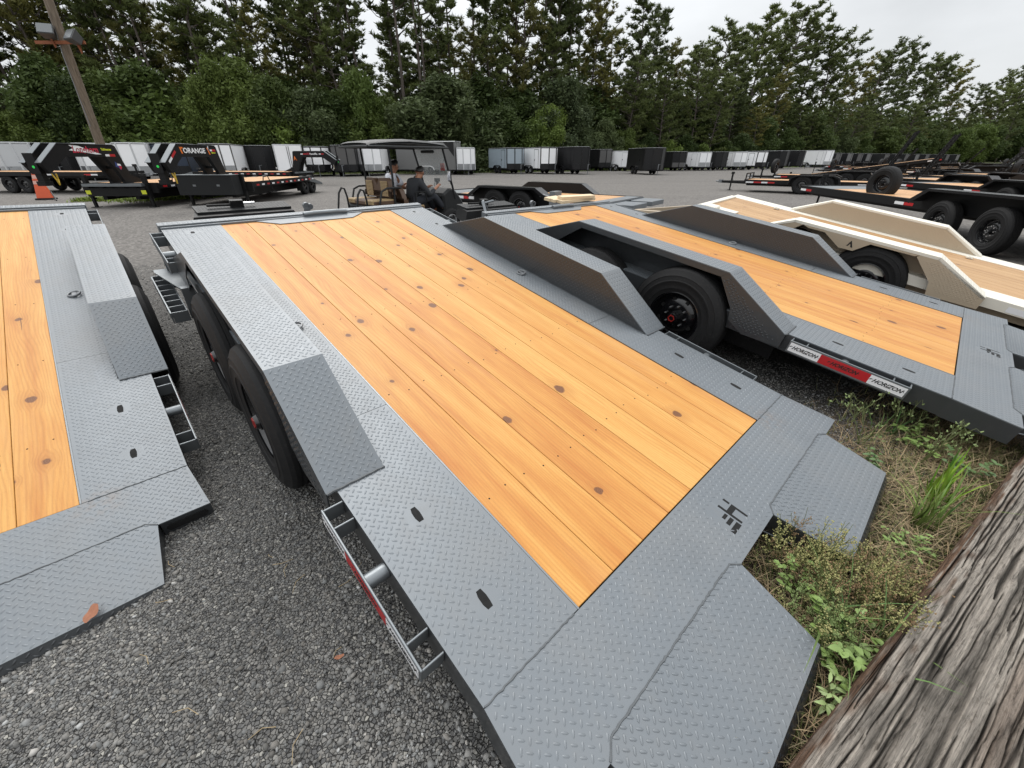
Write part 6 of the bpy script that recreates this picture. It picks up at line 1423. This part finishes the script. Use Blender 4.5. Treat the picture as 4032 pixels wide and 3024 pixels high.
def seedy(px, py, n, spread, hgt, label, seed, mats=('seed_head', 'seed_rust')):
    q = random.Random(seed); P = G(px, py); root = thing('seeding_weed', label, 'weed', None, 'weeds along the timber edging', P); sm = MB(); lm = [MB(), MB()]
    for k in range(n):
        a = q.uniform(0, 6.28); b0 = Vector((math.cos(a), math.sin(a), 0))*spread*math.sqrt(q.random()); lean = Vector((q.uniform(-.35, .35), q.uniform(-.35, .35), 1)).normalized(); h_ = hgt*q.uniform(.55, 1.15)
        sm.tube([b0, b0 + lean*h_*.5, b0 + lean*h_], [.0018, .0014, .0008], 3, False); w_ = lm[q.random() < .38]
        for j in range(4):
            t0 = q.uniform(.35, .8); a2 = q.uniform(0, 6.28); br = (lean + Vector((math.cos(a2), math.sin(a2), 0))*.6).normalized(); s0 = b0 + lean*h_*t0; L = h_*q.uniform(.15, .3); sm.tube([s0, s0 + br*L], [.001, .0006], 3, False)
            for i in range(7):
                c = s0 + br*L*(.25 + .75*i/6) + Vector((q.uniform(-1, 1), q.uniform(-1, 1), q.uniform(-1, 1)))*.006; z = q.uniform(.0025, .0046)
                w_.add([c + Vector((z, 0, 0)), c + Vector((-z*.5, z*.8, 0)), c + Vector((-z*.5, -z*.8, 0)), c + Vector((0, 0, z*1.1)), c - Vector((0, 0, z*1.1))], [(0,1,3),(1,2,3),(2,0,3),(1,0,4),(2,1,4),(0,2,4)])
    sm.build('stems', 'stem_green', root, fix=False); [m_.build('seed_heads', x, root, fix=False, kind='stuff') for m_, x in zip(lm, mats) if m_.v]; return root
seedy(3160, 2230, 75, .13, .24, 'bushy seeding weed with buff heads in the notch between the ramp tails', 21)
seedy(3330, 2380, 95, .16, .24, 'bushy seeding weed with rusty heads beside the near ramp tail', 22)
seedy(3420, 2300, 70, .14, .20, 'seeding weed under the lip of the far ramp tail', 23, ('seed_rust', 'seed_head'))
seedy(3210, 2480, 50, .10, .20, 'green seeding weed pressed against the near ramp tail', 24, ('leaf_pale', 'seed_head'))
def wiry(px, py, hgt, label, seed, dx=0.0):
    q = random.Random(seed); P = G(px, py); root = thing('wiry_weed', label, 'weed', None, 'weeds along the timber edging', P); sm = MB(); fl = MB()
    def br(p, d, L, lev):
        e = p + d*L + Vector((0, 0, -.02*lev)); sm.tube([p, p + d*L*.5 + Vector((q.uniform(-.01, .01), q.uniform(-.01, .01), .01)), e], [.0022/(lev+1)+.0006, .0018/(lev+1)+.0005, .0009], 4, False)
        if lev == 2 or L < .05: fl.cyl(e, e + d*.012, .0045, .0025, 5); return
        for k in range(3): br(p + (e-p)*q.uniform(.55, 1), (d + Vector((q.uniform(-.8, .8), q.uniform(-.8, .8), q.uniform(-.1, .5)))).normalized(), L*q.uniform(.4, .62), lev+1)
    for k in range(4): br(Vector((q.uniform(-.03, .03), q.uniform(-.03, .03), 0)), Vector((q.uniform(-.5, .5)+dx, q.uniform(-.5, .5), 1)).normalized(), hgt*q.uniform(.45, .7), 0)
    sm.build('stems', 'stem_green', root, fix=False); fl.build('buds', 'leaf_pale', root, fix=False, kind='stuff'); return root
wiry(3390, 1720, .36, 'wiry branching weed rising beside the taped rail of the grey trailer', 41); wiry(3600, 1800, .40, 'tall wiry weed with tiny buds behind the far ramp tail', 42, .2); wiry(3520, 1700, .34, 'wiry weed in the shade under the taped trailer tail', 43, .3); wiry(3760, 1720, .3, 'small wiry weed beside the dark tail skirt', 44)
q = np.random.default_rng(77); n = 6500; t_ = q.uniform(-.2, 2.8, n); w_ = np.abs(q.normal(0, .34, n)); bx = e0.x + dd_.x*t_ - nn_.x*w_; by = e0.y + dd_.y*t_ - nn_.y*w_
V, F, C = blades(np.stack([bx, by, zg(bx, by)], -1), .065, .0026, q, (.14, .155, .055), .4, 1.3)
n2 = 3800; t_ = q.uniform(-.2, 2.9, n2); w_ = np.abs(q.normal(0, .36, n2)); bx = e0.x + dd_.x*t_ - nn_.x*w_; by = e0.y + dd_.y*t_ - nn_.y*w_
V2, F2, C2 = blades(np.stack([bx, by, zg(bx, by)+.005], -1), .13, .0017, q, (.27, .205, .12), .3, 3.0)
o = npmesh('ground_cover', np.concatenate([V, V2]), np.concatenate([F, F2+len(V)]), 'grass_blade', kind='stuff', cols=np.concatenate([C, C2])); tag(o, 'short grass and dry straw covering the soil along the timber', 'ground cover')

# ------------------------------------------------------------------ litter
lf = MB(); 
rim_ = [(math.cos(a)*.052*(1+.06*math.sin(3*a)), math.sin(a)*.030*(1+.08*math.sin(2*a+1))) for a in np.linspace(0, 2*math.pi, 19)[:-1]]
lf.add([(0, 0, .004)] + [(x*.5, y*.5, .006+.004*math.sin(i)) for i, (x, y) in enumerate(rim_)] + [(x, y, .009+.007*math.sin(i*1.3)) for i, (x, y) in enumerate(rim_)], [(0, 1+i, 1+(i+1) % 18) for i in range(18)] + [(1+i, 19+i, 19+(i+1) % 18, 1+(i+1) % 18) for i in range(18)])
lo = lf.build('dry_leaf', 'dry_leaf', None, smooth=True); P = mpt('T0', -.595, 1.585, -.004); lo.matrix_world = Matrix.Translation(P + Vector((0, 0, .010))) @ Matrix.Rotation(R(12), 4, 'X') @ Matrix.Rotation(R(100), 4, 'Z') @ Matrix.Diagonal((.66, .72, .7, 1))
tag(lo, 'dry brown leaf lying on the edge of the grey ramp tail', 'leaf')
for i, (px, py, rz, sc_) in enumerate(((1330, 2572, 20, .32), (1380, 1960, 60, .26))):
    c_ = lo.copy(); COL.objects.link(c_); p = G(px, py); c_.matrix_world = Matrix.Translation(p + Vector((0, 0, .014))) @ Matrix.Rotation(R(rz), 4, 'Z') @ Matrix.Diagonal((sc_, sc_*.8, sc_, 1))
    tag(c_, 'small dry leaf scrap lying on the dark gravel', 'leaf', 'leaf scraps on the gravel')
tw = random.Random(3)
for i in range(16):
    px, py = tw.uniform(250, 1550), tw.uniform(2150, 2950); p = G(px, py)
    if i > 9: px, py = tw.uniform(900, 1400), tw.uniform(1700, 2300); p = G(px, py)
    a = tw.uniform(0, 6.28); L = tw.uniform(.03, .09); m_ = MB(); m_.tube([(0, 0, .012), (math.cos(a)*L*.5, math.sin(a)*L*.5, .018), (math.cos(a+.3)*L, math.sin(a+.3)*L, .012)], [.0013, .0012, .0008], 4)
    o = m_.build('pine_straw', 'straw', None); o.location = p; tag(o, 'thin dry pine needle lying on the gravel', 'pine straw', 'dry pine needles on the gravel')

# ------------------------------------------------------------------ boards lying on the nose of the grey trailer next to the tan one
for i, (y0, y1, x, z, dx) in enumerate(((.98, 1.80, 4.20, .024, .05), (.92, 1.62, 4.29, .024, .02), (1.02, 1.72, 4.24, .064, -.03), (.90, 1.18, 4.36, .024, .04))):
    a, b = mpt('T2', x, y0, z), mpt('T2', x+dx, y1, z); d = (b-a); L = d.length; X = d.normalized(); u_ = axes(*[R(q_) for q_ in POSE['T2'][1]])[2]; Y = u_.cross(X)
    m_ = MB(); m_.box(0, L, -.045, .045, 0, .038); o = m_.build('lumber_board', 'fresh_lumber', None, bev=.002); mw = Matrix((X, Y, u_)).transposed().to_4x4(); mw.translation = a; o.matrix_world = mw
    tag(o, ['longest pale board lying across the front rail of the grey trailer', 'pale board at the foot of the lumber pile on the grey trailer nose', 'pale board lying on top of the other boards on the grey trailer nose', 'short pale board offcut beside the lumber on the grey trailer nose'][i], 'board', 'loose boards on the trailer nose')

# ------------------------------------------------------------------ utility pole, floodlights, marker, grass
s = Nodes('pole_wood'); v = s.obj(); n = s.noise(s.map(v, (14, 14, 1.1)), 2, 5, .6)
s.out(color=s.ramp(n, [(.3, (.085, .066, .048)), (.55, (.165, .132, .098)), (.8, (.24, .20, .155))]), rough=.9); s.bump(n, .6, .02)
pb = at(468, 770, 0); pole = thing('utility_pole', 'tall wooden utility pole carrying floodlights among the gooseneck trailers', 'pole', None, None, pb)
tp_ = atY(190, 0, pb.y - .2); lean = Vector((tp_.x - pb.x, -.2, tp_.z)); top_ = lean*1.45
MB().tube([lean*t for t in (-.02, .3, .6, .9, 1.2, 1.45)], [.175, .165, .155, .148, .14, .13], 14).build('shaft', 'pole_wood', pole, smooth=True)
ax_ = lean*.885
MB().box(ax_.x-.95, ax_.x+.95, ax_.y-.22, ax_.y-.15, ax_.z-.55, ax_.z-.45).build('cross_arm', 'rust', pole)
for i, (px, py) in enumerate(((185, 125), (290, 148))):
    P = atY(px, py, pb.y-.5) - pb; fl = MB(Matrix.Translation(P) @ Matrix.Rotation(R((25, -20)[i]), 4, 'Z') @ Matrix.Rotation(R(-38), 4, 'X'))
    fl.add([(-.25, -.15, -.22), (.25, -.15, -.22), (.25, -.15, .22), (-.25, -.15, .22), (-.16, .2, -.13), (.16, .2, -.13), (.16, .2, .13), (-.16, .2, .13)], [(0,1,2,3),(4,5,6,7),(0,1,5,4),(1,2,6,5),(2,3,7,6),(3,0,4,7)])
    fo = fl.build('floodlight', 'lamp_housing', pole, bev=.02); gl = MB(fl.T); gl.box(-.22, .22, -.160, -.152, -.19, .19); gl.build('lens', 'bulb_lens', fo)
    bk = MB(); bk.tube([P, P + Vector((0, .1, -.45)), Vector((P.x, ax_.y-.18, ax_.z-.5))], .03, 6); bk.build('bracket', 'rust', fo)
for i, (ox, oy) in enumerate(((-5.5, 9), (-3.0, 12))):
    w1 = MB(); w1.tube([top_*.92, top_*.92 + Vector((ox*.5, oy*.5, .3)), top_*.92 + Vector((ox*2, oy*2, 2.0))], .012, 4); w1.build('wire', 'plastic_dark', pole)
gw = MB(); gw.tube([lean*.92 + Vector((0, -.12, 0)), lean*.75 + Vector((-.05, -.18, 0)), lean*.4 + Vector((0, -.17, 0))], .014, 5); gw.build('conduit', 'dull_steel', pole)
cbp = at(185, 786, 0); cn = thing('traffic_marker', 'tall faded orange plastic marker with pale bands standing on the grass strip', 'traffic cone', None, None, cbp, R(20))
Hc = 1.02
def fr_(z): t = z/Hc; return .24*(1-t)+.045*t
def seg(z0, z1, ex, m_, nm): MB().add([(sx_*(fr_(z0)+ex), sy_*(fr_(z0)+ex)*.55, z0+.06) for sx_, sy_ in ((1,1),(-1,1),(-1,-1),(1,-1))] + [(sx_*(fr_(z1)+ex), sy_*(fr_(z1)+ex)*.55, z1+.06) for sx_, sy_ in ((1,1),(-1,1),(-1,-1),(1,-1))], [(0,1,2,3),(4,5,6,7),(0,1,5,4),(1,2,6,5),(2,3,7,6),(3,0,4,7)]).build(nm, m_, cn, bev=.012)
seg(0, .50, 0, 'cone_orange', 'lower_body'); seg(.502, .64, .006, 'cone_band', 'pale_band'); seg(.642, .70, .012, 'cone_orange', 'collar'); seg(.702, .84, .004, 'cone_band', 'pale_band'); seg(.842, Hc, 0, 'cone_orange', 'tip')
MB().box(-.29, .29, -.19, .19, 0, .062).build('base', 'rubber', cn, bev=.015)
cbl = MB(); cbl.tube([(0, 0, .30), (.35, -.3, .12), (.62, -.55, .02)], .025, 6); o = cbl.build('guy_cable', 'plastic_dark', None); o.location = cbp + Vector((.42, -.1, 0)); tag(o, 'short black cable stub slanting from the foot of the orange marker', 'cable')
q = np.random.default_rng(15); L0, L1 = at(235, 800, 0), at(800, 790, 0); n = 6500; t_ = q.random(n)**.9; wv = q.normal(0, 1, n)*(.25+.55*np.exp(-((t_-.55)/.25)**2))
d = (L1-L0); nx_, ny_ = -d.y/d.length, d.x/d.length
X = L0.x + d.x*t_ + nx_*(wv+1.0*t_+.9); Y = L0.y + d.y*t_ + ny_*(wv+1.0*t_+.9)
V, F, C = blades(np.stack([X, Y, np.zeros(n)], -1), .15, .016, q, (.14, .19, .030), .3, .9)
o = npmesh('grass_strip', V, F, 'grass_blade', kind='stuff', cols=C); tag(o, 'strip of bright green grass round the foot of the utility pole', 'grass')
# a bird over the wood
P = atY(3888, 336, 70); b_ = MB(); b_.add([(0, 0, 0), (.14, .3, .10), (.02, .55, .02), (-.12, .28, .06), (.14, -.3, .10), (.02, -.55, .02), (-.12, -.28, .06), (.26, 0, .02), (-.28, 0, .0), (0, 0, -.07)], [(0,1,2,3),(0,4,5,6),(7,0,9),(0,8,9),(7,1,0),(7,4,0),(0,3,8),(0,6,8)])
o = b_.build('bird', 'ink', None); o.location = P; o.rotation_euler = (0, 0, R(200)); tag(o, 'small dark bird flying in the grey sky over the wood', 'bird')
